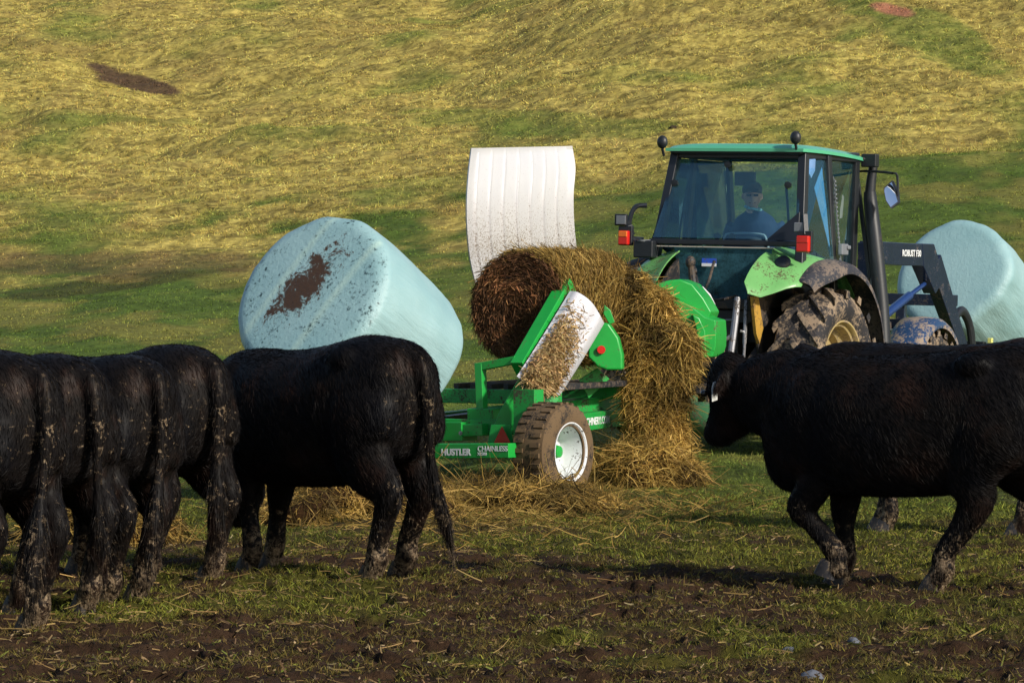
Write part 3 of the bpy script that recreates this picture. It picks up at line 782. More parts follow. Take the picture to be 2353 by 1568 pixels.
# side rails and drawbar
m = MB(); r0, r1 = Q(1230, 982, 32.1), Q(1560, 940, 35.6); m.beam(r0, r1, .09, .15); m.build('side_rail', m_dkgreen, feeder, .006)
rd = (r1 - r0).normalized(); rn = Vector((rd.y, -rd.x, 0)).normalized(); 
if rn.dot(FI.to_3x3() @ Vector((0, -1, 0))) < 0: rn = -rn
text_mesh('HUSTLERMACHINERY.COM', .088, m_letter, 'lettering', feeder, frame_M(r0 + rd * .62 + rn * .047 + Vector((0, 0, -.03)), rd, rn), .001, 1.0, .002)
m = MB(); m.beam(r0 + Vector((0, 1.3, 0)), r1 + Vector((0, 1.3, 0)), .09, .15); m.beam(r0 + Vector((0, 1.3, 0)), r0, .1, .12); m.build('side_rail', m_dkgreen, feeder, .006)
m = MB(); m.beam(r1 + Vector((0, 0, .02)), r1 + Vector((0, 1.3, .02)), .14, .16); m.beam(r1 + Vector((0, .65, .0)), FI @ Vector((1.70, 37.1, .62)), .14, .16); m.build('drawbar', m_dusty, feeder, .006)
m = MB(); q = Q(1622, 962, 35.6); m.lathe([(0, -.12), (.13, -.12), (.155, -.08), (.155, .1), (.13, .14), (0, .14)], 24, Matrix.Translation(q), False); m.build('hose_reel', m_dusty, feeder, .004)
m = MB(); m.tube([Q(1640, 880, 35.8), Q(1630, 910, 35.7), Q(1645, 940, 35.7)], [.035, .045, .05], 10, (0, 1, 0), 3); m.build('jack_foot', paint('rusty_steel', (.22, .13, .08), .7, 0, (.3, .24, .18), .5), feeder)
# chamber floor, cross tubes
m = MB(); m.beam((.7, -.45, .78), (.7, .75, .78), .12, .12); m.beam((1.95, -.4, .80), (1.95, .8, .80), .12, .12); m.beam((.2, 0, .62), (2.9, 0, .72), .25, .14); m.build('chamber_frame', m_dkgreen, feeder, .006)
m = MB()
for k in range(7): m.beam((.75, -.40 + k * .17, .86), (1.9, -.40 + k * .17, .88), .05, .05)
m.build('floor_bars', m_dirtyblack, feeder, .004)
# hub plates
hub = [(1352, 760), (1362, 738), (1398, 742), (1420, 775), (1430, 815), (1430, 850), (1395, 850), (1372, 842), (1350, 820)]
m = MB(); m.prism([Q(x, y, 32.95) for x, y in hub], FI.to_3x3() @ Vector((.02, .16, 0))); m.build('hub_cover', m_green, feeder, .02)
m = MB(); m.lathe([(0, -.012), (.034, -.012), (.036, .01), (0, .01)], 20, Matrix.Translation(Q(1381, 803, 32.93)) @ Matrix.Rotation(-FY, 4, 'Z'), False); m.build('round_reflector', m_red, feeder)
m = MB(); m.prism([Q(1330, 872, 33.2), Q(1372, 845, 33.2), Q(1400, 870, 33.3), Q(1352, 915, 33.2)], FI.to_3x3() @ Vector((0, .12, 0))); m.build('hub_bracket', m_dkgreen, feeder, .005)
m = MB(); m.prism([Q(1388, 700, 33.0), Q(1402, 712, 33.0), Q(1412, 740, 33.0), Q(1400, 745, 33.0), Q(1386, 720, 33.0)], FI.to_3x3() @ Vector((0, .1, 0))); m.build('chain_cover', m_green, feeder, .005)
# front cowls
cow1 = [(1500, 652), (1540, 643), (1562, 641), (1590, 652), (1616, 685), (1634, 716), (1626, 735), (1596, 712), (1560, 690), (1520, 672)]
m = MB(); m.prism([Q(x, y, 35.3) for x, y in cow1], FI.to_3x3() @ Vector((.1, .5, 0))); m.build('front_cowl', m_green, feeder, .015)
cow2 = [(1530, 690), (1560, 688), (1592, 706), (1620, 728), (1643, 735), (1645, 765), (1644, 795), (1636, 820), (1590, 822), (1545, 822), (1530, 760)]
m = MB(); m.prism([Q(x, y, 35.15) for x, y in cow2], FI.to_3x3() @ Vector((.12, .45, 0)))
m.prism([Q(x, y, 35.08) for x, y in [(1590, 722), (1606, 730), (1620, 760), (1622, 815), (1604, 818), (1600, 760)]], FI.to_3x3() @ Vector((.0, .12, 0))); m.build('front_cowl', m_green, feeder, .012)
cres = [(1600, 654), (1615, 658), (1632, 676), (1643, 698), (1644, 712), (1638, 716), (1624, 690), (1608, 668)]
m = MB(); m.prism([Q(x, y, 35.9) for x, y in cres], FI.to_3x3() @ Vector((0, .3, 0))); m.build('cradle_edge', m_white, feeder, .01)
# rear forks that carry the wrapped bale
m = MB()
for s in (-.38, .38):
    m.beam(Q(905 + s * 100, 1040, 32.9), Q(840 + s * 150, 1035, 30.0), .10, .12, w2=.05, h2=.05)
m.beam(Q(860, 1040, 32.2), Q(950, 1040, 31.95), .12, .14)
m.build('rear_fork', m_dirtyblack, feeder, .005)
# wheels
def small_wheel(y, out):
    T = Matrix.Translation((0, y, .36)) @ Matrix.Scale(1.05, 4); s = out
    prof = [(.20, -.15), (.24, -.165), (.29, -.165), (.335, -.155), (.362, -.135), (.372, -.08), (.375, 0), (.372, .08), (.362, .135), (.335, .155), (.29, .165), (.24, .165), (.20, .15)]
    m = MB().lathe(prof, 64, T)
    for k in range(30):                                            # tread blocks
        a = 2 * math.pi * k / 30
        for q in (-1, 1):
            M = T @ Matrix.Rotation(a + q * .05, 4, 'Y')
            m.box((.375, q * .075, 0), (.018, .085, .034), M)
    for r_ in (.25, .3): pass
    wh = m.build('wheel', m_tyre, feeder, angle=40)
    # dished rim, open side outwards
    o = s
    rp = [(.208, -.13 * o), (.208, .148 * o), (.222, .168 * o), (.230, .168 * o), (.226, .150 * o), (.200, .135 * o), (.188, .09 * o), (.178, .0 * o), (.165, -.04 * o), (.06, -.055 * o), (.06, -.075 * o), (.19, -.07 * o)]
    MB().lathe([(a, b_) for a, b_ in rp], 48, T).build('rim', m_rim, wh)
    hb = MB().lathe([(0, -.06 * o), (.085, -.06 * o), (.08, -.02 * o), (.055, .02 * o), (.045, .06 * o), (0, .065 * o)], 20, T, False)
    for k in range(5):
        a = 2 * math.pi * k / 5; hb.lathe([(0, -.05 * o), (.014, -.05 * o), (.014, -.02 * o), (0, -.02 * o)], 8, T @ Matrix.Translation((.115 * math.cos(a), 0, .115 * math.sin(a))), False)
    hb.build('hub', m_green, wh)
small_wheel(-.86, -1); small_wheel(.86, 1)
m = MB().tube([(0, -.8, .365), (0, .8, .365)], .04, 12); m.beam((0, -.62, .38), (0, -.62, .86), .14, .2); m.beam((0, .62, .38), (0, .62, .86), .14, .2); m.build('axle', m_dkgreen, feeder)

# ------------------------------------------------------------------ the hay
HAY = np.array([.235, .145, .030]); HAYL = np.array([.43, .29, .085]); HAYD = np.array([.125, .058, .024])
m_core, nt, b = new_mat('packed_hay'); co = objco(nt, (3, 3, 14)); nn_ = noise(nt, 6, 6, .8, co, 1)
nt.links.new(ramp(nt, nn_, [(.3, (.018, .009, .004)), (.6, (.07, .036, .014)), (.8, (.16, .09, .03))]), b.inputs['Base Color']); b.inputs['Roughness'].default_value = 1; b.inputs['Specular IOR Level'].default_value = .1
bump(nt, b, nn_, 1, .04)
def hay_col(n, g, t=None):
    k = g.random((n, 1)) ** 2.2
    c = HAY * (1 - k) + HAYL * k
    d = (g.random((n, 1)) < .30); c = np.where(d, c * .45, c)
    return jitter(c, g, .22)
hb = empty('hay_bale', P(1195, 705, 33.0)); hb.rotation_euler = (0, 0, R(90 - 30))
tag(hb, 'half unrolled brown hay bale lying in the cradle of the green feeder', 'hay bale')
g = np.random.default_rng(60)
RB = .445; LB = 1.3
mb = MB(); prof = []
for a, b_ in [(0, 0), (RB * .5, -.015), (RB * .9, 0), (RB, .05), (RB, LB - .05), (RB * .9, LB), (0, LB)]: prof.append((a, b_))
nseg = 80
vs = []
for k in range(nseg):
    a = 2 * math.pi * k / nseg
    for r, y in prof: vs.append((y, -r * math.cos(a), r * math.sin(a)))
MBX = MB(); npf = len(prof)
MBX.add(vs, [(k * npf + i, k * npf + i + 1, ((k + 1) % nseg) * npf + i + 1, ((k + 1) % nseg) * npf + i) for k in range(nseg) for i in range(npf - 1)])
me = MBX.mesh('core', True, 60)
core = link_mesh('core', me, m_core, hb)
# face strands: concentric swirls
n = 15000; r = RB * np.sqrt(g.random(n)); a = g.random(n) * 2 * math.pi
pts = np.stack([-.02 - .03 * g.random(n), -r * np.cos(a), r * np.sin(a)], 1)
d = np.stack([-.10 * g.random(n), np.sin(a), np.cos(a)], 1) + g.normal(size=(n, 3)) * [.10, .5, .5]
V, F, mm = ribbons(pts, d, g.uniform(.02, .08, n), g.uniform(.004, .010, n), g.random(n) * .4, 3, g, taper=.5)
pale_mask = sstep(.60, .76, fbm(pts[:, 1] * 6, pts[:, 2] * 6, o=3, seed=61))[:, None]  # paler hay patches picked by noise
c = jitter(HAYD * (1 - pale_mask) + HAYD * 2.2 * pale_mask, g, .4); ed = (g.random(n) < .06)[:, None]; c = np.where(ed, c * 2.6, c)
link_mesh('end_face', np_mesh('end_face', V, F, np.repeat(c, mm, 0)), m_hay, hb)
n = 26000; x = g.random(n) * LB; a = g.random(n) * 2 * math.pi; rr = RB + g.random(n) * .05
pts = np.stack([x, -rr * np.cos(a), rr * np.sin(a)], 1)
d = np.stack([g.normal(size=n) * .8, np.sin(a), np.cos(a)], 1) + g.normal(size=(n, 3)) * .25
V, F, mm = ribbons(pts, d, g.uniform(.04, .12, n), g.uniform(.004, .009, n), g.random(n) * .6, 3, g, taper=.5)
link_mesh('outer_wrap', np_mesh('outer_wrap', V, F, np.repeat(hay_col(n, g), mm, 0)), m_hay, hb)

def hay_mass(name, path, rad, nstr, label, cat, seed, ref=(1, 0, 0), flow_down=True, lump=.09, kind=None, Ls=(.04, .14)):
    g = np.random.default_rng(seed)
    mb = MB().tube(path, rad, 36, ref, 5)
    me = remeshed(mb, .035, 3, .5); V = verts_np(me).copy(); Nn = normals_np(me)
    dd = (fbm(V[:, 0] * 5, V[:, 1] * 5, V[:, 2] * 5, o=4, seed=seed) - .5) * lump * 3.2 + (fbm(V[:, 0] * 14, V[:, 1] * 14, V[:, 2] * 14, o=2, seed=seed + 9) - .5) * .05
    V += Nn * dd[:, None]; me.vertices.foreach_set('co', V.ravel()); me.update()
    base = link_mesh(name, me, m_core)
    p, nn = sample_surface(me, nstr, g)
    p = p + nn * (g.uniform(-.04, .075, len(p)))[:, None]
    fl = g.normal(size=p.shape)
    if flow_down: fl = fl * 1.0 + np.array([.0, 0, -.5])
    fl = fl - nn * (fl * nn).sum(1)[:, None] * .6; fl = unit(fl) + nn * g.uniform(-.1, .28, len(p))[:, None]
    L = g.uniform(*Ls, len(p)) * (.4 + g.random(len(p)))
    VV, FF, mm = ribbons(p, fl, L, .003 + .011 * g.random(len(p)) ** 2.5, g.random(len(p)) * 1.1, 3, g, gravity=.35, taper=.5)
    cl = fbm(p[:, 0] * 4, p[:, 1] * 4, p[:, 2] * 4, o=3, seed=seed + 5)[:, None]
    c = hay_col(len(p), g) * (.25 + 1.5 * sstep(.3, .7, cl))
    st = link_mesh('hay_stalks', np_mesh('hay_stalks', VV, FF, np.repeat(c, mm, 0)), m_hay, base)
    return tag(base, label, cat, kind=kind)
CP = [(1290, 640, 34.2, .20, .10), (1355, 640, 34.1, .22, .14), (1415, 672, 33.95, .25, .18), (1470, 722, 33.8, .25, .18), (1512, 785, 33.65, .26, .16), (1512, 850, 33.55, .255, .12), (1514, 930, 33.5, .225, .11), (1514, 1010, 33.5, .22, .10), (1505, 1090, 33.5, .25, .13)]
hay_mass('falling_hay', [P(a, b_, c_) for a, b_, c_, d_, e_ in CP], [(d_ * .92, e_ * .9) for a, b_, c_, d_, e_ in CP], 95000, 'thick curtain of golden hay spilling from the feeder down to the grass', 'hay', 70, ref=(0, 1, 0), kind='stuff')
def heap(name, pts, rad, nstr, label, seed):
    W = []
    for px, py, h in pts:
        D = Dg(py); x = (px - 1176) / FPX * D; z = float(terrain(np.array([x]), np.array([D]))[0]); W.append((x, D, z + h))
    hay_mass(name, W, rad, nstr, label, 'hay heap', seed, ref=(0, 1, 0), flow_down=False, lump=.07, kind='stuff', Ls=(.05, .22))
heap('hay_heap', [(1375, 1112, .02), (1430, 1112, .06), (1500, 1122, .10), (1560, 1115, .04)], [(.08, .25), (.14, .36), (.18, .36), (.08, .2)], 16000, 'golden hay heap at the foot of the falling hay curtain', 80)
heap('hay_heap', [(1010, 1165, .0), (1100, 1158, .02), (1200, 1160, .02), (1300, 1172, .01), (1390, 1178, .0)], [(.05, .25), (.085, .5), (.09, .5), (.08, .45), (.04, .2)], 22000, 'long low windrow of hay on the grass before the small wheel', 81)
heap('hay_heap', [(640, 1210, .02), (720, 1190, .08), (800, 1170, .12), (870, 1170, .12), (960, 1190, .06)], [(.06, .3), (.12, .45), (.19, .5), (.17, .5), (.06, .3)], 20000, 'hay heap on the grass seen beneath the belly of the middle cow', 82)
heap('hay_heap', [(120, 1250, .04), (200, 1245, .08), (270, 1240, .10), (330, 1250, .05)], [(.08, .3), (.15, .4), (.16, .4), (.06, .3)], 10000, 'hay heap in front of the row of cows at the left', 83)
# thin scatter of hay around the heaps
g = np.random.default_rng(90); n = 9000
px = g.normal(1150, 260, n); py = g.normal(1165, 32, n); kk = (py > 1085) & (py < 1270); px, py = px[kk], py[kk]
D = CH * FPX / (py - 702); x = (px - 1176) / FPX * D; z = terrain(x, D) + .01; n = len(x)
a = g.random(n) * 6.28; d = np.stack([np.cos(a), np.sin(a), g.normal(0, .25, n) + .1], 1)
V, F, mm = ribbons(np.stack([x, D, z], 1), d, g.uniform(.05, .2, n), g.uniform(.004, .008, n), g.random(n) * .6, 3, g, taper=.5)
o = link_mesh('scattered_hay', np_mesh('scattered_hay', V, F, np.repeat(hay_col(n, g), mm, 0)), m_hay); tag(o, 'thin scatter of golden hay strands around the windrow', 'hay', kind='stuff')

# ------------------------------------------------------------------ wrapped bales
def film(name, seed, face=True):
    m, nt, b = new_mat(name); co = objco(nt); cs = objco(nt, (1.2, 9, 9)); 
    n1 = noise(nt, 2.0, 5, .6, co); n2 = noise(nt, 34, 5, .8, co, .3); n3 = noise(nt, 5.5, 7, .85, co, .4); nw = noise(nt, 3, 5, .7, cs)
    base = ramp(nt, n1, [(.3, (.235, .40, .42)), (.7, (.31, .475, .49))])
    col = base
    if face:
        sp = nt.nodes.new('ShaderNodeSeparateXYZ'); nt.links.new(co, sp.inputs[0]); X, Y, Z = sp.outputs
        onface = math_(nt, 'MULTIPLY', math_(nt, 'SUBTRACT', X, .54), 40, None, True)
        # faint pale stretch bands across the face
        band = math_(nt, 'ABSOLUTE', math_(nt, 'ADD', Y, math_(nt, 'MULTIPLY', Z, .15)))
        bb = ramp(nt, math_(nt, 'ABSOLUTE', math_(nt, 'SUBTRACT', band, .27)), [(0, (1, 1, 1)), (.05, (0, 0, 0))])
        col = mixc(nt, math_(nt, 'MULTIPLY', math_(nt, 'MULTIPLY', bb, nw), onface), col, (.46, .62, .52))
        # large torn / muddy patch in the middle
        ey = math_(nt, 'MULTIPLY', math_(nt, 'ADD', Y, .03), 1 / .17); ez = math_(nt, 'MULTIPLY', math_(nt, 'ADD', Z, -.04), 1 / .36)
        rr = math_(nt, 'SQRT', math_(nt, 'ADD', math_(nt, 'MULTIPLY', ey, ey), math_(nt, 'MULTIPLY', ez, ez)))
        patch = math_(nt, 'MULTIPLY', math_(nt, 'SUBTRACT', math_(nt, 'SUBTRACT', 1.90, math_(nt, 'MULTIPLY', rr, .52)), math_(nt, 'MULTIPLY', n3, 2.7)), 9, None, True)
        spots = math_(nt, 'MULTIPLY', math_(nt, 'SUBTRACT', math_(nt, 'ADD', math_(nt, 'MULTIPLY', n3, .5), math_(nt, 'MULTIPLY', n2, .5)), .548), 22, None, True)
        col = mixc(nt, math_(nt, 'MULTIPLY', spots, onface), col, (.022, .05, .052))
        col = mixc(nt, math_(nt, 'MULTIPLY', patch, onface), col, (.060, .030, .012))
    sp2 = math_(nt, 'MULTIPLY', math_(nt, 'SUBTRACT', n2, .74), 14, None, True)
    col = mixc(nt, math_(nt, 'MULTIPLY', sp2, .4), col, (.12, .14, .10))
    nt.links.new(col, b.inputs['Base Color']); b.inputs['Roughness'].default_value = .42; b.inputs['Specular IOR Level'].default_value = .45
    bump(nt, b, math_(nt, 'ADD', math_(nt, 'MULTIPLY', nw, 1.0), math_(nt, 'MULTIPLY', n3, .3)), .35, .03)
    return m
def wrapped_bale(center, normal, r, L, label, seed, face, roll=0, edge=.13, flare=0):
    n = Vector(normal).normalized(); prof = []
    H = L / 2
    for t in np.linspace(0, 1, 9): prof.append(((r - edge) * t, H + .02 * (1 - t * t)))
    for a in np.linspace(0, math.pi / 2, 9)[1:]: prof.append((r - edge + edge * math.sin(a), H - edge * .8 + edge * .8 * math.cos(a)))
    for t in np.linspace(0, 1, 14)[1:-1]: prof.append((r + .02 * math.sin(math.pi * t), (H - edge * .8) * (1 - 2 * t)))
    for a in np.linspace(0, math.pi / 2, 7): prof.append((r - edge + edge * math.cos(a), -H + edge * .8 - edge * .8 * math.sin(a)))
    for t in np.linspace(1, 0, 6)[1:]: prof.append(((r - edge) * t, -H - .01))
    seg = 120; vs = []; k_ = len(prof)
    for k in range(seg):
        a = 2 * math.pi * k / seg
        for rr, x in prof: vs.append((x, rr * math.cos(a), rr * math.sin(a)))
    mb = MB().add(vs, [(k * k_ + i, k * k_ + i + 1, ((k + 1) % seg) * k_ + i + 1, ((k + 1) % seg) * k_ + i) for k in range(seg) for i in range(k_ - 1)])
    me = mb.mesh('wrapped_bale', True, 80); V = verts_np(me).copy()
    rad = np.sqrt(V[:, 1] ** 2 + V[:, 2] ** 2); an = np.arctan2(V[:, 2], V[:, 1])
    d = (fbm(np.cos(an) * 1.6 + seed, np.sin(an) * 1.6, V[:, 0] * 1.5, o=3, seed=seed) - .5) * .10 + (fbm(np.cos(an) * 7, np.sin(an) * 7, V[:, 0] * 1.2, o=3, seed=seed + 1) - .5) * .02
    k = (1 + d / r * sstep(.1, .5, rad)); V[:, 1] *= k; V[:, 2] *= k
    me.vertices.foreach_set('co', V.ravel()); me.update()
    bmm = bmesh.new(); bmm.from_mesh(me); bmesh.ops.remove_doubles(bmm, verts=bmm.verts, dist=.0005); bmesh.ops.recalc_face_normals(bmm, faces=bmm.faces); bmm.to_mesh(me); bmm.free()
    me.polygons.foreach_set('use_smooth', [True] * len(me.polygons))
    o = link_mesh('wrapped_bale', me, film('bale_film', seed, face)); o.location = center
    z = Vector((0, 0, 1)); y = z.cross(n).normalized(); zz = n.cross(y)
    M = Matrix(((n.x, y.x, zz.x), (n.y, y.y, zz.y), (n.z, y.z, zz.z))) @ Matrix.Rotation(roll, 3, 'X')
    o.rotation_euler = M.to_euler()
    return tag(o, label, 'wrapped bale', 'pale blue wrapped bales')
wrapped_bale(P(803, 752, 30.4), (-.50, -.74, .46), .685, 1.22, 'pale blue wrapped bale carried at the feeder rear, torn brown patch on its face', 3, True, roll=R(-35))

# ------------------------------------------------------------------ tractor
T0_ = Vector((2.18, 38.2, 0)); T0_.z = .14
TY = R(90 - 28); TROLL = R(1.4)
tractor = empty('tractor', T0_, (TROLL, 0, TY))
tag(tractor, 'light green four wheel drive tractor with glazed cab and black front loader', 'tractor')
TM = Matrix.Translation(T0_) @ (Matrix.Rotation(TY, 4, 'Z') @ Matrix.Rotation(TROLL, 4, 'X')); TI = TM.inverted()
def T_(px, py, D): return TI @ P(px, py, D)
m_lime = paint('light_green_paint', (.155, .40, .125), .33, 0, (.085, .085, .035), .44, 4, 45, .5, .10, .05)
m_roof = paint('roof_green_paint', (.09, .42, .24), .16, 0, (.10, .12, .05), .08, 3, 45, .5, .08, .03)
m_frame = paint('cab_frame_black', (.013, .015, .020), .38, 0, (.05, .045, .035), .12, 5, 50)
m_mud = paint('dried_mud', (.30, .225, .15), .95, 0, (.10, .075, .05), .35, 8, 35, .15, .2, .6)
m_mudblack = paint('mud_splashed_rubber', (.03, .032, .042), .7, 0, (.17, .135, .11), .55, 3.5, 40, .3, .12, .3)
m_wheel = paint('tan_rim_paint', (.40, .30, .13), .5, 0, (.24, .18, .12), .5, 5, 40)
m_big_tyre = paint('tractor_tyre', (.030, .028, .030), .8, 0, (.27, .20, .135), .60, 3.2, 30, .3, .15, .4)
m_seat = paint('seat_fabric', (.05, .08, .12), .9, 0, (.05, .08, .12), 0)
m_grey = paint('grey_plastic', (.16, .17, .19), .5, 0, (.1, .08, .06), .2)
m_yellow = paint('yellow_inside', (.45, .26, .04), .6, 0, (.1, .06, .03), .45, 6, 40)
m_deepblue = paint('glossy_blue_black', (.012, .02, .045), .22, 0, (.09, .07, .055), .28, 4, 50, .6)
def glass_mat(name, tint, rough, base=.10, dirt=.15):
    m, nt, b = new_mat(name); nt.nodes.remove(b); out = nt.nodes['Material Output']
    t = nt.nodes.new('ShaderNodeBsdfTransparent'); t.inputs[0].default_value = (*tint, 1)
    gl = nt.nodes.new('ShaderNodeBsdfGlossy'); gl.inputs['Roughness'].default_value = rough; gl.inputs[0].default_value = (.75, .9, 1, 1)
    fr = nt.nodes.new('ShaderNodeFresnel'); fr.inputs[0].default_value = 1.5
    f = math_(nt, 'ADD', fr.outputs[0], base)
    mx = nt.nodes.new('ShaderNodeMixShader'); nt.links.new(f, mx.inputs[0]); nt.links.new(t.outputs[0], mx.inputs[1]); nt.links.new(gl.outputs[0], mx.inputs[2])
    co = objco(nt); n_ = noise(nt, 5, 6, .7, co); n2 = noise(nt, 45, 4, .7, co)
    d = nt.nodes.new('ShaderNodeBsdfDiffuse'); d.inputs[0].default_value = (.12, .36, .46, 1)  # teal veil: painted haze on the upper panes, dirt on the lower one
    mx2 = nt.nodes.new('ShaderNodeMixShader')
    k = math_(nt, 'MULTIPLY', ramp(nt, math_(nt, 'ADD', math_(nt, 'MULTIPLY', n_, .6), math_(nt, 'MULTIPLY', n2, .4)), [(.35, (0.15, 0.15, 0.15)), (.75, (1, 1, 1))]), dirt)
    nt.links.new(k, mx2.inputs[0]); nt.links.new(mx.outputs[0], mx2.inputs[1]); nt.links.new(d.outputs[0], mx2.inputs[2])
    nt.links.new(mx2.outputs[0], out.inputs[0]); return m
m_glass = glass_mat('tinted_glass', (.88, .98, 1.0), .02, .035, .10)
m_glass_side = glass_mat('side_glass', (.90, .97, .93), .03, .02, .04)
m_glass_low = glass_mat('dirty_lower_glass', (.12, .18, .17), .12, .0, .5)

RA = .80
def tread_lug(m, T, R0, w, k, n, s, h):
    """one chevron bar: from the centre line back to the shoulder"""
    a0 = 2 * math.pi * k / n + (math.pi / n if s > 0 else 0)
    segs = 5; pts = []
    for i in range(segs + 1):
        t = i / segs; y = s * (-.02 + (w / 2 + .03) * t); a = a0 + .36 * t * .8 / R0
        rr = R0 - .03 * t ** 3; pts.append((a, y, rr))
    th = .034 / R0 * 1.0
    vs = []; fs = []
    for a, y, rr in pts:
        for da, dr in ((-th * 1.5, -.02), (-th, h), (th, h), (th * 1.5, -.02)):
            vs.append(((rr + dr) * math.cos(a + da), y, (rr + dr) * math.sin(a + da)))
    for i in range(segs):
        for j in range(4):
            fs.append((i * 4 + j, i * 4 + (j + 1) % 4, (i + 1) * 4 + (j + 1) % 4, (i + 1) * 4 + j))
    fs += [(3, 2, 1, 0), tuple(segs * 4 + j for j in range(4))]
    m.add(vs, fs, T)
def big_wheel(name, c, Rt, w, rr, out, nl=16, steer=0, lug=.048, mirror=1):
    T = Matrix.Translation(c) @ Matrix.Rotation(steer, 4, 'Z'); h = w / 2; Rb = Rt - lug
    prof = [(rr, -h * .72), (rr + .03, -h * .86), (rr + (Rb - rr) * .5, -h * 1.03), (Rb - .07, -h * .98), (Rb - .02, -h * .84), (Rb, -h * .4), (Rb, h * .4), (Rb - .02, h * .84), (Rb - .07, h * .98), (rr + (Rb - rr) * .5, h * 1.03), (rr + .03, h * .86), (rr, h * .72)]
    m = MB().lathe(prof, 96, T)
    for k in range(nl):
        for s in (-1, 1): tread_lug(m, T, Rb, w, k, nl, s, lug)
    wh = m.build(name, m_big_tyre, tractor, angle=38)
    o = out
    rp = [(rr - .01, -h * .7 * o), (rr - .01, h * .74 * o), (rr + .012, h * .88 * o), (rr + .03, h * .88 * o), (rr + .02, h * .78 * o), (rr - .03, h * .66 * o), (rr - .05, h * .3 * o), (rr - .085, h * .18 * o), (rr - .095, -h * .1 * o), (.20, -h * .28 * o), (.15, -h * .05 * o), (.15, -h * .35 * o), (rr - .04, -h * .5 * o)]
    MB().lathe(rp, 64, T).build('rim', m_wheel, wh)
    hb = MB().lathe([(0, -h * .3 * o), (.17, -h * .3 * o), (.165, -h * .02 * o), (.11, h * .15 * o), (.08, h * .45 * o), (0, h * .48 * o)], 24, T, False)
    for k in range(8):
        a = 2 * math.pi * k / 8; hb.lathe([(0, -h * .25 * o), (.02, -h * .25 * o), (.02, h * .02 * o), (0, h * .02 * o)], 6, T @ Matrix.Translation((.225 * math.cos(a), 0, .225 * math.sin(a))), False)
    hb.build('hub', m_mud, wh)
big_wheel('rear_wheel', (0, -.90, RA), RA, .48, .46, -1); big_wheel('rear_wheel', (0, .90, RA), RA, .48, .46, 1)
big_wheel('front_wheel', (2.62, -.86, .60), .60, .38, .34, -1, 17, lug=.035); big_wheel('front_wheel', (2.62, .86, .60), .60, .38, .34, 1, 17, lug=.035)

# rear fenders: a rounded shell over each wheel with a black rubber widening
def fender(s):
    a0, a1 = R(18), R(141); n = 26
    rows = []
    for i in range(n + 1):
        t = i / n; a = a0 + (a1 - a0) * t; r = 1.05 + .03 * math.sin(math.pi * t)
        row = []
        back = float(sstep(.62, 1, t)); a_ = a
        for y, dr in ((.46, .10 + .06 * back), (.52, .085 + .05 * back), (.62, .055), (.72, .035), (.82, .01), (.88, -.02), (.92, -.05)):
            k = r + dr; a = a0 + (a1 - R(16) * max(0, (y - .56) / .36) ** 1.5 - R(5) * (y < .5) - a0) * t
            row.append((k * math.cos(a) - .02, s * y, RA + k * math.sin(a)))
        rows.append(row)
    o = MB().sheet(rows, (0, 0, -.018)).build('fender', m_lime, tractor, angle=60)
    rows = []
    for i in range(n + 1):
        t = i / n; a = a0 + (R(128) - a0) * t - R(4); r = 1.05 + .03 * math.sin(math.pi * t) - .0
        pinch = 1 - .5 * float(sstep(.82, 1, t))
        row = []
        for y, dr in ((.885, -.010), (.93, -.0), (1.02, -.012), (1.10, -.035), (1.15, -.075), (1.165, -.12)):
            yy = .885 + (y - .885) * pinch
            k = r + dr; row.append((k * math.cos(a), s * yy, RA + k * math.sin(a)))
        rows.append(row)
    MB().sheet(rows, (0, 0, -.022)).build('fender_extension', m_mudblack, o, angle=60)
    # inner wall of the wheel arch
    n = 20; poly = [(0.95 * math.cos(a) * 1.1 - .02, s * .47, RA + 1.12 * math.sin(a)) for a in np.linspace(R(14), R(142), n)]
    poly += [(-.55, s * .47, RA + .1), (.7, s * .47, RA + .1)]
    MB().prism(poly, (0, s * .02, 0)).build('arch_liner', m_dirtyblack, o)
    MB().prism([(-.84, s * .50, 1.50), (-.72, s * .50, 1.52), (-.58, s * .50, 1.20), (-.66, s * .50, 1.05), (-.74, s * .50, 1.15)], (0, s * .03, 0)).build('arch_edge', m_yellow, o)
    # small black work light let into the fender
    c = Vector((-.56, s * .72, RA + 1.0)); 
    if s < 0:
        q = MB().sphere((0, 0, 0), (.085, .085, .05), 16, Matrix.Translation(T_(1797, 604, 37.45)) @ Matrix.Rotation(R(-50), 4, 'Y')); q.build('fender_lamp', m_black, o)
fender(-1); fender(1)

# cab
ZB, ZT = 2.02, 2.88
def V3(*a): return Vector(a)
RBL, RBR = V3(-.36, .80, ZB), V3(-.36, -.80, ZB); RTL, RTR = V3(-.06, .68, ZT), V3(-.06, -.68, ZT)
MBR_, MTR_ = V3(.42, -.84, 1.62), V3(.42, -.72, ZT); FBR, FTR = V3(1.30, -.62, 1.15), V3(1.16, -.70, ZT)
def flip(v): return V3(v.x, -v.y, v.z)
cf = MB()
for s in (1, -1):
    f = (lambda v: v) if s == 1 else flip
    cf.beam(f(RBR) + V3(0, 0, -.45), f(RTR), .085, .10, up=(1, 0, 0)); cf.beam(f(MBR_) + V3(0, 0, -.3), f(MTR_), .06, .09, up=(1, 0, 0)); cf.beam(f(FBR), f(FTR), .07, .10, up=(1, 0, 0))
    cf.beam(f(RTR), f(FTR), .08, .09); cf.beam(f(RBR) + V3(.02, 0, -.42), f(V3(.30, -.84, 1.42)), .06, .08)
    cf.beam(f(V3(.3, -.83, 1.30)), f(FBR), .07, .12)
cf.beam(RBL + V3(0, 0, -.01), RBR + V3(0, 0, -.01), .07, .055); cf.beam(RTL, RTR, .07, .10); cf.beam(flip(FTR), FTR, .07, .09); cf.beam(flip(FBR), FBR, .07, .10)
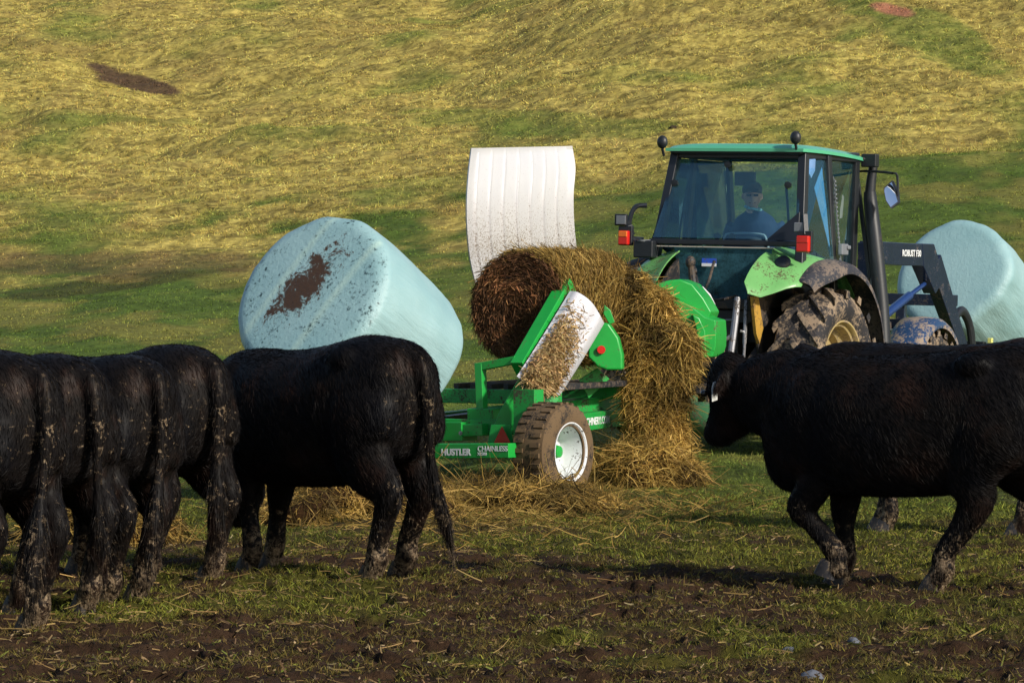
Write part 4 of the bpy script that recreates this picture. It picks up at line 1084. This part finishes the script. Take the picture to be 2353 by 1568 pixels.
cf.build('cab_frame', m_frame, tractor, .012)
# dark corner gusset low right on the back window
MB().prism([V3(-.375, -.44, ZB + .02), V3(-.375, -.78, ZB + .02), V3(-.30, -.755, ZB + .30)], (.02, 0, 0)).build('corner_panel', m_frame, tractor, .004)
def pane(name, pts, off, mat, **k): return MB().prism(pts, off).build(name, mat, tractor, smooth=False)
pane('rear_window', [RBL + V3(.0, -.03, .03), RBR + V3(.0, .03, .03), RTR + V3(0, .03, -.04), RTL + V3(0, -.03, -.04)], (.006, 0, 0), m_glass)
pane('lower_rear_window', [V3(-.40, .52, 1.96), V3(-.40, -.52, 1.96), V3(-.33, -.45, 1.36), V3(-.33, .45, 1.36)], (.006, 0, 0), m_glass_low)
for s in (1, -1):
    f = (lambda v: v) if s == 1 else flip
    pane('side_window', [f(RBR + V3(.06, -.02, .0)), f(MBR_ + V3(-.05, 0, .2)), f(MTR_ + V3(-.05, 0, -.05)), f(RTR + V3(.07, -.01, -.05))], (0, .006 * s, 0), m_glass_side)
    pane('door_glass', [f(MBR_ + V3(.05, 0, -.28)), f(FBR + V3(-.04, 0, .08)), f(FTR + V3(-.05, 0, -.05)), f(MTR_ + V3(.05, 0, -.05))], (0, .006 * s, 0), m_glass_side)
pane('windscreen', [flip(FBR), FBR, FTR, flip(FTR)], (.006, 0, 0), m_glass_side)
# roof: domed panel
rows = []; nx, ny = 20, 24
for i in range(nx + 1):
    u = i / nx; x = -.20 + 1.62 * u; row = []
    for j in range(ny + 1):
        v = j / ny * 2 - 1; hw = .765 - .03 * abs(2 * u - 1) ** 3
        ex = 1 - abs(2 * u - 1) ** 6; ey = 1 - abs(v) ** 5
        row.append((x, hw * v, ZT + .045 + .06 * (max(ex, 0) * max(ey, 0)) ** .5 - .05 * u * u))
    rows.append(row)
MB().sheet(rows, (0, 0, -.03)).build('roof', m_roof, tractor, angle=60)
MB().box((.56, 0, ZT + .02), (1.46, 1.40, .07)).build('roof_liner', m_frame, tractor, .02)
# lamps on the roof
for py_, q in ((.76, 0), (-.66, 1)):
    m = MB(); c = V3(-.22, py_, ZT + .10 + .05 * q); m.sphere(c, (.045, .055, .065), 16); m.tube([c + V3(0, 0, -.06), c + V3(.04, 0, -.13)], .014, 8); m.tube([c + V3(.02, 0, 0), c + V3(.08, 0, .0)], [.045, .02], 12)
    m.build('work_lamp', m_black, tractor)
m = MB().box((1.30, -.80, ZT - .02), (.10, .16, .13)); m.beam((1.2, -.72, ZT + .0), (1.3, -.78, ZT - .01), .03, .03); m.build('work_lamp', m_black, tractor, .012)
# hinges / round pads on the back window
for a, b_ in ((1648, 543), (1682, 543), (1672, 378), (1550, 420), (1810, 425)):
    MB().lathe([(0, -.02), (.030, -.02), (.034, .015), (0, .018)], 16, Matrix.Translation(T_(a, b_, 37.88 + (1700 - a) * .0022 + (550 - b_) * .0009)) @ Matrix.Rotation(R(90), 4, 'Z'), False).build('window_catch', m_black, tractor)
MB().beam(T_(1806, 430, 37.85), T_(1812, 520, 37.6), .022, .02).build('window_strut', m_black, tractor)
# strip of trim and sticker below the back window
MB().beam(RBL + V3(-.055, -.1, -.055), RBR + V3(-.055, .25, -.055), .012, .010).build('trim_strip', paint('pale_trim', (.5, .45, .38), .5), tractor)
st = MB().box((-.415, -.0, 0), (.004, .155, .05), Matrix.Translation((0, .0, 1.80))).build('sticker', paint('blue_sticker', (.02, .09, .55), .4, bmp=0), tractor)
st.location = (0, .135, .03)
s2 = MB().box((-.417, 0, 1.762), (.004, .155, .03)).build('sticker_band', m_letter, st)
# B pillar with a row of holes
m = MB()
for k in range(22):
    z = 1.75 + k * .042; t = (z - 1.62) / (ZT - 1.62); m.box((.445, -.84 + .12 * t - .052, z), (.026, .012, .018))
m.box((.445, -.79, 2.2), (.012, .006, .9)); m.beam((.445, -.895, 1.72), (.445, -.775, 2.68), .006, .008, up=(1, 0, 0)); m.build('pillar_slots', m_grey, tractor)
m = MB().box((.50, -.875, 1.97), (.16, .05, .11)); m.box((.56, -.90, 1.99), (.07, .04, .04)); m.build('door_handle', m_grey, tractor, .012)
# body under cab, transmission, axle, engine, bonnet
m = MB().box((.4, 0, 1.22), (1.5, .9, .35)); m.prism([(-.36, -.5, 1.40), (-.36, .5, 1.40), (-.30, .45, 1.05), (-.30, -.45, 1.05)], (.3, 0, 0)); m.build('cab_floor', m_black, tractor, .02)
m = MB().box((.1, 0, .80), (1.0, .42, .5)); m.box((1.4, 0, .75), (2.2, .38, .40)); m.tube([(0, -.75, RA), (0, .75, RA)], [.16, .16], 16); m.tube([(2.62, -.7, .6), (2.62, .7, .6)], .08, 12); m.build('transmission', m_dirtyblack, tractor, .02)
m = MB()
rows = []
for i in range(9):
    x = 1.3 + 1.6 * i / 8; row = []
    for j in range(13):
        a = math.pi * j / 12; row.append((x, (.30 * math.cos(a)), 1.15 + (.50 - .12 * i / 8) * math.sin(a) ** .55))
    rows.append(row)
m.sheet(rows, (0, 0, -.01)); m.box((2.85, 0, 1.25), (.06, .58, .6)); m.build('bonnet', m_lime, tractor, angle=50)
MB().box((2.3, 0, 1.0), (1.9, .55, .5)).build('engine', m_dirtyblack, tractor, .03)
# steps, tank
MB().box((.95, -.62, .95), (.75, .35, .42)).build('fuel_tank', m_black, tractor, .05)
m = MB()
for k in range(3): m.box((1.15, -.88, .55 + .3 * k), (.34, .16, .03))
m.box((.99, -.88, .85), (.02, .16, .72)); m.build('steps', m_dirtyblack, tractor, .005)
# exhaust / intake stack at the right front pillar
m = MB().tube([T_(2030, 800, 38.9), T_(2024, 700, 38.95), T_(2010, 560, 39.0), T_(2000, 470, 39.05), T_(1998, 440, 39.05)], [.07, .075, .075, .07, .06], 20, (0, 1, 0), 3)
m.tube([T_(1998, 450, 39.05), T_(2001, 415, 39.05), T_(2006, 382, 39.05)], [.055, .05, .045], 14, (0, 1, 0), 2); m.build('exhaust_stack', m_black, tractor, angle=50)
m = MB().beam(T_(1968, 400, 39.1), T_(1998, 640, 39.0), .03, .04); m.beam(T_(1985, 640, 39.0), T_(1988, 790, 38.9), .10, .10); m.build('door_pillar_guard', m_black, tractor, .004)
# tail lamps
for (px_, py_, D_, s) in ((1845, 560, 37.25, -1), (1433, 546, 38.25, 1)):
    c = T_(px_, py_, D_); h = .155 if s < 0 else .14
    l = MB().box(c, (.06, .13 if s < 0 else .105, h)).build('tail_lamp', m_red, tractor, .012)
    MB().box(c + V3(-.002, 0, h * .26), (.066, .118 if s < 0 else .092, h * .42)).build('amber_lens', m_orange if s > 0 else m_red, l, .008)
    MB().box(c + V3(.045, 0, .02), (.05, .15, h + .05)).build('lamp_housing', m_black, l, .01)
    MB().beam(c + V3(.05, 0, .08), c + V3(.10, -.04 * s, .28 if s < 0 else .1), .05, .07).build('lamp_bracket', m_frame, l, .006)
MB().box(T_(1838, 522, 37.35), (.07, .11, .09)).build('beacon_bracket', m_grey, tractor, .01)
# left side: square mirror lamp, handle loop, black box on fender
m = MB().box(T_(1427, 505, 38.3), (.05, .13, .115)); m.build('side_lamp', m_black, tractor, .012)
MB().box(T_(1426, 505, 38.26) , (.01, .10, .085)).build('lamp_glass', m_grey, tractor, .004)
m = MB().tube([T_(1444, 520, 38.4), T_(1450, 492, 38.4), T_(1462, 474, 38.4), T_(1486, 472, 38.4)], .024, 8, (0, 1, 0), 3); m.tube([T_(1444, 515, 38.4), T_(1447, 545, 38.4), T_(1478, 552, 38.4)], .03, 8, (0, 1, 0), 3); m.beam(T_(1440, 510, 38.38), T_(1452, 540, 38.38), .08, .06); m.build('grab_rail', m_frame, tractor)
m = MB().box(T_(1482, 572, 38.2), (.12, .21, .17)); m.build('control_box', m_black, tractor, .015)
m = MB().lathe([(0, 0), (.07, 0), (.065, .02), (0, .025)], 20, Matrix.Translation(T_(1478, 550, 38.2)) @ Matrix.Rotation(R(-90), 4, 'X'), False); m.build('filler_cap', m_grey, tractor)
# mirrors
m = MB().tube([T_(1962, 402, 39.0), T_(1968, 394, 39.0), T_(2010, 394, 38.9), T_(2050, 398, 38.7), T_(2061, 404, 38.7), T_(2062, 450, 38.7)], .013, 8, (0, 1, 0), 2); m.build('mirror_arm', m_black, tractor)
m_mirror, nt, b = new_mat('mirror_glass'); b.inputs['Metallic'].default_value = 1; b.inputs['Roughness'].default_value = .06; b.inputs['Base Color'].default_value = (.8, .85, .9, 1)
poly = [T_(2028, 432, 38.66), T_(2048, 414, 38.72), T_(2062, 440, 38.74), T_(2064, 466, 38.66), T_(2046, 480, 38.56), T_(2034, 462, 38.58)]
mm_ = MB().prism(poly, (.05, 0, 0)).build('mirror', m_black, tractor, .008)
cc = sum(poly, Vector()) / 6
MB().prism([cc + (p - cc) * .86 + V3(-.004, 0, 0) for p in poly], (.004, 0, 0)).build('mirror_glass', m_mirror, mm_)
# painted sky reflection and right hand inner mirror seen through the glass
c = V3(-.0, -.70, 2.60)
MB().prism([T_(1850, 352, 37.8), T_(1874, 352, 37.95), T_(1872, 392, 37.95), T_(1858, 420, 37.85), T_(1850, 412, 37.8)], (.01, .004, 0)).build('sky_reflection_plate', paint('sky_reflection_blue', (.18, .33, .62), .25), tractor)  # added blue plate paints in the sky reflected by the side window
MB().prism([T_(1912, 448, 38.5), T_(1930, 442, 38.6), T_(1938, 452, 38.65), T_(1934, 500, 38.65), T_(1920, 505, 38.55), T_(1910, 492, 38.5)], (.01, 0, 0)).build('inner_mirror', m_grey, tractor)
# rear linkage
m = MB()
m.tube([T_(1694, 684, 37.2), T_(1688, 740, 37.1), T_(1676, 835, 36.9)], [.030, .034, .030], 10, (0, 1, 0), 2); m.sphere(T_(1675, 845, 36.88), (.05, .05, .06), 12)
m.tube([T_(1714, 690, 37.4), T_(1710, 790, 37.3)], .02, 8); m.tube([T_(1640, 795, 37.3), T_(1685, 768, 37.3)], .02, 8); m.tube([T_(1700, 760, 37.3), T_(1710, 768, 37.3), T_(1708, 830, 37.2)], .014, 8, (0, 1, 0), 3)
m.build('lift_linkage', m_steel, tractor)
m = MB()
m.beam((-.35, -.42, 1.02), (-1.0, -.42, .62), .07, .10); m.beam((-.35, .42, 1.02), (-1.0, .42, .62), .07, .10); m.beam((-.3, .0, .62), (-1.0, 0, .60), .16, .08)
m.beam((-.45, -.5, 1.42), (-.45, .5, 1.42), .10, .10); m.beam((-.42, -.35, 1.3), (-.42, .35, 1.3), .10, .12); m.box((-.42, 0, 1.02), (.25, .5, .45))
m.build('hitch_frame', m_dirtyblack, tractor, .01)
MB().prism([T_(1646, 790, 36.9), T_(1656, 788, 36.9), T_(1662, 812, 36.9), T_(1684, 860, 36.9), T_(1676, 870, 36.9), T_(1640, 825, 36.9)], (.05, 0, 0)).build('stabiliser', m_mud, tractor, .01)
m = MB()
for k, (a, b_, c_, d_) in enumerate(((1600, 700, 1640, 600), (1595, 620, 1600, 700), (1640, 690, 1690, 680), (1590, 605, 1594, 640))):
    m.tube([T_(a, b_, 37.4), T_((a + c_) / 2 + 6, (b_ + d_) / 2, 37.3), T_(c_, d_, 37.5)], .014, 8, (0, 1, 0), 4)
m.sphere(T_(1586, 602, 37.3), (.05, .05, .06), 12); m.tube([T_(1586, 602, 37.3), T_(1592, 650, 37.3)], [.03, .04], 10)
m.build('hoses', m_dirtyblack, tractor)
MB().tube([T_(1640, 735, 37.3), T_(1690, 735, 37.2)], .012, 8).build('top_rod', m_steel, tractor)

# cab interior
m = MB().box((.42, -.02, 1.62), (.5, .5, .14)); m.tube([(.17, -.02, 1.62), (.14, -.02, 1.85), (.12, -.02, 2.0), (.12, -.02, 2.08)], [(.06, .25), (.07, .26), (.06, .24), (.03, .2)], 16, (0, 1, 0), 4); m.box((.42, -.02, 1.48), (.35, .35, .2))
m.build('seat', m_seat, tractor, .02)
m = MB().tube([(.09, .23, 1.85), (.09, .215, 2.05), (.09, .15, 2.10), (.09, -.17, 2.10), (.09, -.24, 2.04), (.09, -.28, 1.85)], .012, 8, (1, 0, 0), 4); m.build('seat_piping', paint('pale_piping', (.3, .4, .5), .5), tractor)
m = MB().tube([(1.05, 0, 1.4), (.85, 0, 1.85)], [.06, .04], 10)
ring = [(.83 + .06 * math.sin(a), .19 * math.cos(a), 1.87 + .18 * math.sin(a)) for a in np.linspace(0, 2 * math.pi, 25)]; m.tube(ring, .014, 8, (1, 0, 0)); m.box((1.1, 0, 1.55), (.2, .6, .5))
m.build('steering_wheel', m_black, tractor)
m = MB().box((.45, -.42, 1.70), (.6, .2, .16)); m.tube([(.55, -.42, 1.78), (.55, -.42, 1.98)], .018, 8); m.sphere((.55, -.42, 2.0), .03, 10); m.build('side_console', m_black, tractor, .015)
m = MB().box((1.35, 1.02, 2.28), (.06, .20, .26)); m.beam((1.3, .70, 2.5), (1.35, 1.02, 2.42), .03, .03); m.build('mirror', m_black, tractor, .01)
MB().box((1.0, .42, 2.66), (.04, .22, .14)).build('notice_card', m_grey, tractor, .004)

# front fenders
def ffender(s):
    rows = []
    for i in range(19):
        a = R(20) + R(130) * i / 18; r = .70; row = []
        for y, dr in ((.66, -.05), (.70, 0), (.86, .012), (1.02, 0), (1.07, -.04), (1.08, -.09)):
            row.append((2.62 + (r + dr) * math.cos(a), s * y, .60 + (r + dr) * math.sin(a)))
        rows.append(row)
    o = MB().sheet(rows, (0, 0, -.012)).build('front_fender', m_deepblue if s > 0 else m_ff, tractor, angle=60)
m_ff = paint('sky_tinted_black_fender', (.02, .05, .12), .22, 0, (.26, .20, .15), .62, 2.6, 30, .6)  # black plastic; the blue in its base colour paints in reflected sky
ffender(-1); ffender(1)
# front loader
m = MB()
for s in (-1, 1):
    y = s * .60
    m.beam((1.75, y, 1.0), (1.75, y, 2.05), .12, .22, up=(1, 0, 0))
    m.beam((1.70, y, 1.95), (3.22, y, 1.94), .13, .23)
    m.prism([(3.05, y - .07, 2.06), (3.38, y - .07, 2.06), (3.70, y - .07, 1.70), (3.45, y - .07, 1.54), (3.10, y - .07, 1.83)], (0, .14, 0))
    m.beam((3.48, y, 1.86), (4.50, y, .80), .14, .27, w2=.115, h2=.16)
loader = m.build('front_loader', m_deepblue, tractor, .008)
m = MB().beam((4.15, -.62, 1.47), (4.15, .62, 1.47), .12, .12); m.beam((4.15, .0, 1.47), (4.15, 0, 1.25), .08, .1); m.box((4.05, -.05, 1.15), (.25, .55, .22)); m.build('cross_tube', m_deepblue, loader, .006)
m = MB()
for s in (-1, 1):
    y = s * .60; m.tube([(2.2, y, 1.30), (2.9, y, 1.52)], .045, 14); m.tube([(2.9, y, 1.52), (3.3, y, 1.64)], .025, 12); m.tube([(3.5, y * .84, 1.76), (4.0, y * .84, 1.40), (4.5, y * .84, .98)], .035, 12)
m.build('loader_ram', paint('blue_ram', (.015, .04, .14), .2, 0, (.1, .08, .06), .2), loader)
m = MB()
for s in (-1, 1): m.tube([(4.15, s * .6, 1.28), (4.38, s * .6, 1.36), (4.60, s * .6, 1.22), (4.70, s * .6, 1.0), (4.75, s * .6, .75)], [(.045, .04), (.055, .04), (.06, .04), (.06, .04), (.05, .04)], 10, (0, 1, 0), 4)
m.beam((4.95, -.65, .95), (4.95, .65, .95), .1, .16); m.beam((4.95, -.5, .80), (6.1, -.5, 1.0), .06, .06); m.beam((4.95, .5, .80), (6.1, .5, 1.0), .06, .06)
m.build('bale_fork', m_black, loader, .006)
MB().box((4.98, -.70, 1.02), (.05, .05, .1)).build('pin_flag', paint('pale_yellow', (.7, .7, .2), .5), loader, .006)
text_mesh('ROBUST F30', .092, m_letter, 'lettering', loader, frame_M((2.50, -.6745, 1.925), (1, 0, 0), (0, -1, 0)), .001, 1.0, .002)
m = MB()
for k in range(5): m.box((3.2, -.45 + .0, .98 + k * .045), (.5, .3, .015))
m.build('grille', m_grey, tractor)

wrapped_bale(P(2232, 686, 43.3), (-.42, -.80, .42), .66, 1.35, 'clean pale blue wrapped bale held on the front loader beyond the tractor', 9, False)

# ------------------------------------------------------------------ driver
person = empty('person', TM @ Vector((.42, .03, 1.64)), (0, 0, TY))
tag(person, 'driver in navy jacket and grey cap, turned round inside the tractor cab', 'person')
m_skin = paint('skin', (.58, .33, .25), .5, 0, (.4, .2, .15), 0, bmp=0); m_jacket = paint('navy_jacket', (.012, .035, .10), .85, 0, (.02, .05, .12), .3)
m_jeans = paint('dark_trousers', (.02, .03, .05), .9, 0, (.02, .02, .03), 0); m_cap = paint('grey_cap', (.11, .10, .085), .85, 0, (.4, .4, .38), .12, 20, 60)
def pl(name, mb, mat, voxel=None, it=4):
    me = remeshed(mb, voxel, it) if voxel else mb.mesh(name)
    return link_mesh(name, me, mat, person)
HC = V3(-.12, -.03, .84)                            # head centre; face turned to the rear (-x) and to the right
b_ = MB()
fd = V3(-.88, -.42, -.08).normalized(); sdv = V3(0, 0, 1).cross(fd).normalized(); up = V3(0, 0, 1)
b_.sphere(HC, (.098, .088, .125), 20); b_.tube([HC + up * -.02 + fd * .03, HC - up * .07 + fd * .045, HC - up * .115 + fd * .05], [(.07, .065), (.06, .052), (.03, .03)], 14, sdv, 3)
b_.tube([HC + fd * .085 + up * .015, HC + fd * .115 - up * .028, HC + fd * .09 - up * .045], [(.012, .012), (.02, .018), (.012, .014)], 8, sdv, 2)
for s in (-1, 1): b_.sphere(HC + sdv * s * .09 - up * .01, (.022, .018, .035), 8)
b_.tube([HC - up * .07, HC - up * .17 + V3(.03, .02, 0)], [.055, .062], 12)
def hand(w, dr, side_):
    b_.tube([w, w + dr * .05, w + dr * .095], [(.026, .020), (.042, .018), (.036, .015)], 10, side_, 3)
    dn = dr.cross(side_).normalized()
    for k, L_ in enumerate((.068, .076, .070, .055)):
        o_ = w + dr * .09 + (side_ * (-.030 + .020 * k)); b_.tube([o_, o_ + dr * L_ * .5 + dn * .008, o_ + dr * L_ * .8 + dn * .03], [.0095, .009, .0075], 8, side_, 2)
    o_ = w + dr * .03 - side_ * .035; b_.tube([o_, o_ + dr * .03 - side_ * .025, o_ + dr * .06 - side_ * .03 + dn * .015], [.012, .011, .009], 8, dn, 2)
hand(V3(.36, .20, .30), V3(.9, -.1, .1).normalized(), V3(0, 1, 0)); hand(V3(.22, -.40, .30), V3(.9, .0, -.2).normalized(), V3(0, 1, 0))
b_.tube([V3(.0, 0, .10), V3(.0, 0, .35), HC - up * .15], [.08, .08, .055], 12)
b_.tube([V3(-.02, .2, .5), V3(.14, .27, .34), V3(.36, .2, .30)], [.04, .04, .028], 10, (0, 1, 0), 3); b_.tube([V3(.02, -.24, .5), V3(.05, -.34, .34), V3(.22, -.40, .30)], [.04, .04, .028], 10, (0, 1, 0), 3)
pl('body', b_, m_skin, .007, 2)
j = MB()
j.tube([V3(-.02, 0, .02), V3(-.03, 0, .18), V3(-.04, -.02, .36), V3(-.05, -.03, .50), V3(-.07, -.03, .61), V3(-.09, -.03, .68), V3(-.10, -.03, .705)], [(.14, .19), (.145, .195), (.155, .22), (.155, .25), (.14, .22), (.09, .10), (.07, .075)], 20, (.25, 1, 0), 4)
j.tube([V3(-.04, .20, .55), V3(.0, .27, .42), V3(.12, .30, .30), V3(.24, .25, .29), V3(.34, .21, .30)], [.085, .075, .065, .055, .045], 14, (0, 1, 0), 3)
j.tube([V3(-.02, -.24, .55), V3(.02, -.33, .42), V3(.04, -.38, .32), V3(.12, -.40, .30), V3(.2, -.40, .30)], [.085, .075, .065, .055, .045], 14, (0, 1, 0), 3)
pl('jacket', j, m_jacket, .014, 3)
m_ = MB().tube([HC + fd * .088 - up * .068 - sdv * .03, HC + fd * .094 - up * .066, HC + fd * .088 - up * .068 + sdv * .03], .006, 8, (0, 0, 1)); pl('mouth', m_, paint('lips', (.22, .08, .07), .6, bmp=0))
l = MB()
for s in (-1, 1): l.tube([V3(.0, .10 * s, .03), V3(.25, .13 * s, .06), V3(.46, .14 * s, .02), V3(.52, .14 * s, -.20), V3(.55, .14 * s, -.38)], [.10, .085, .07, .055, .05], 12, (0, 1, 0), 3)
pl('trousers', l, m_jeans, .015, 3)
c = MB(); c.sphere(HC + up * .055 - fd * .008, (.108, .100, .088), 20)
c.tube([HC + up * .06 + fd * .07, HC + up * .055 + fd * .12, HC + up * .045 + fd * .155], [(.012, .075), (.010, .07), (.006, .05)], 12, sdv, 3); pl('cap', c, m_cap, .009, 2)
gmk = MB()
for s in (-1, 1): gmk.box(V3(0, 0, 0), (.006, .045, .022), Matrix.Translation(HC + fd * .102 + sdv * s * .034 + up * .008) @ Matrix(((fd.x, sdv.x, 0, 0), (fd.y, sdv.y, 0, 0), (0, 0, 1, 0), (0, 0, 0, 1))))
pl('glasses', gmk, m_black)
col_ = MB().tube([HC - up * .125 + V3(.075 * math.cos(a), .078 * math.sin(a), .02 * math.sin(a)) + V3(.02, 0, 0) for a in np.linspace(0, 2 * math.pi, 17)], .014, 8, (0, 0, 1)); pl('collar', col_, paint('pale_blue_collar', (.25, .5, .6), .8))
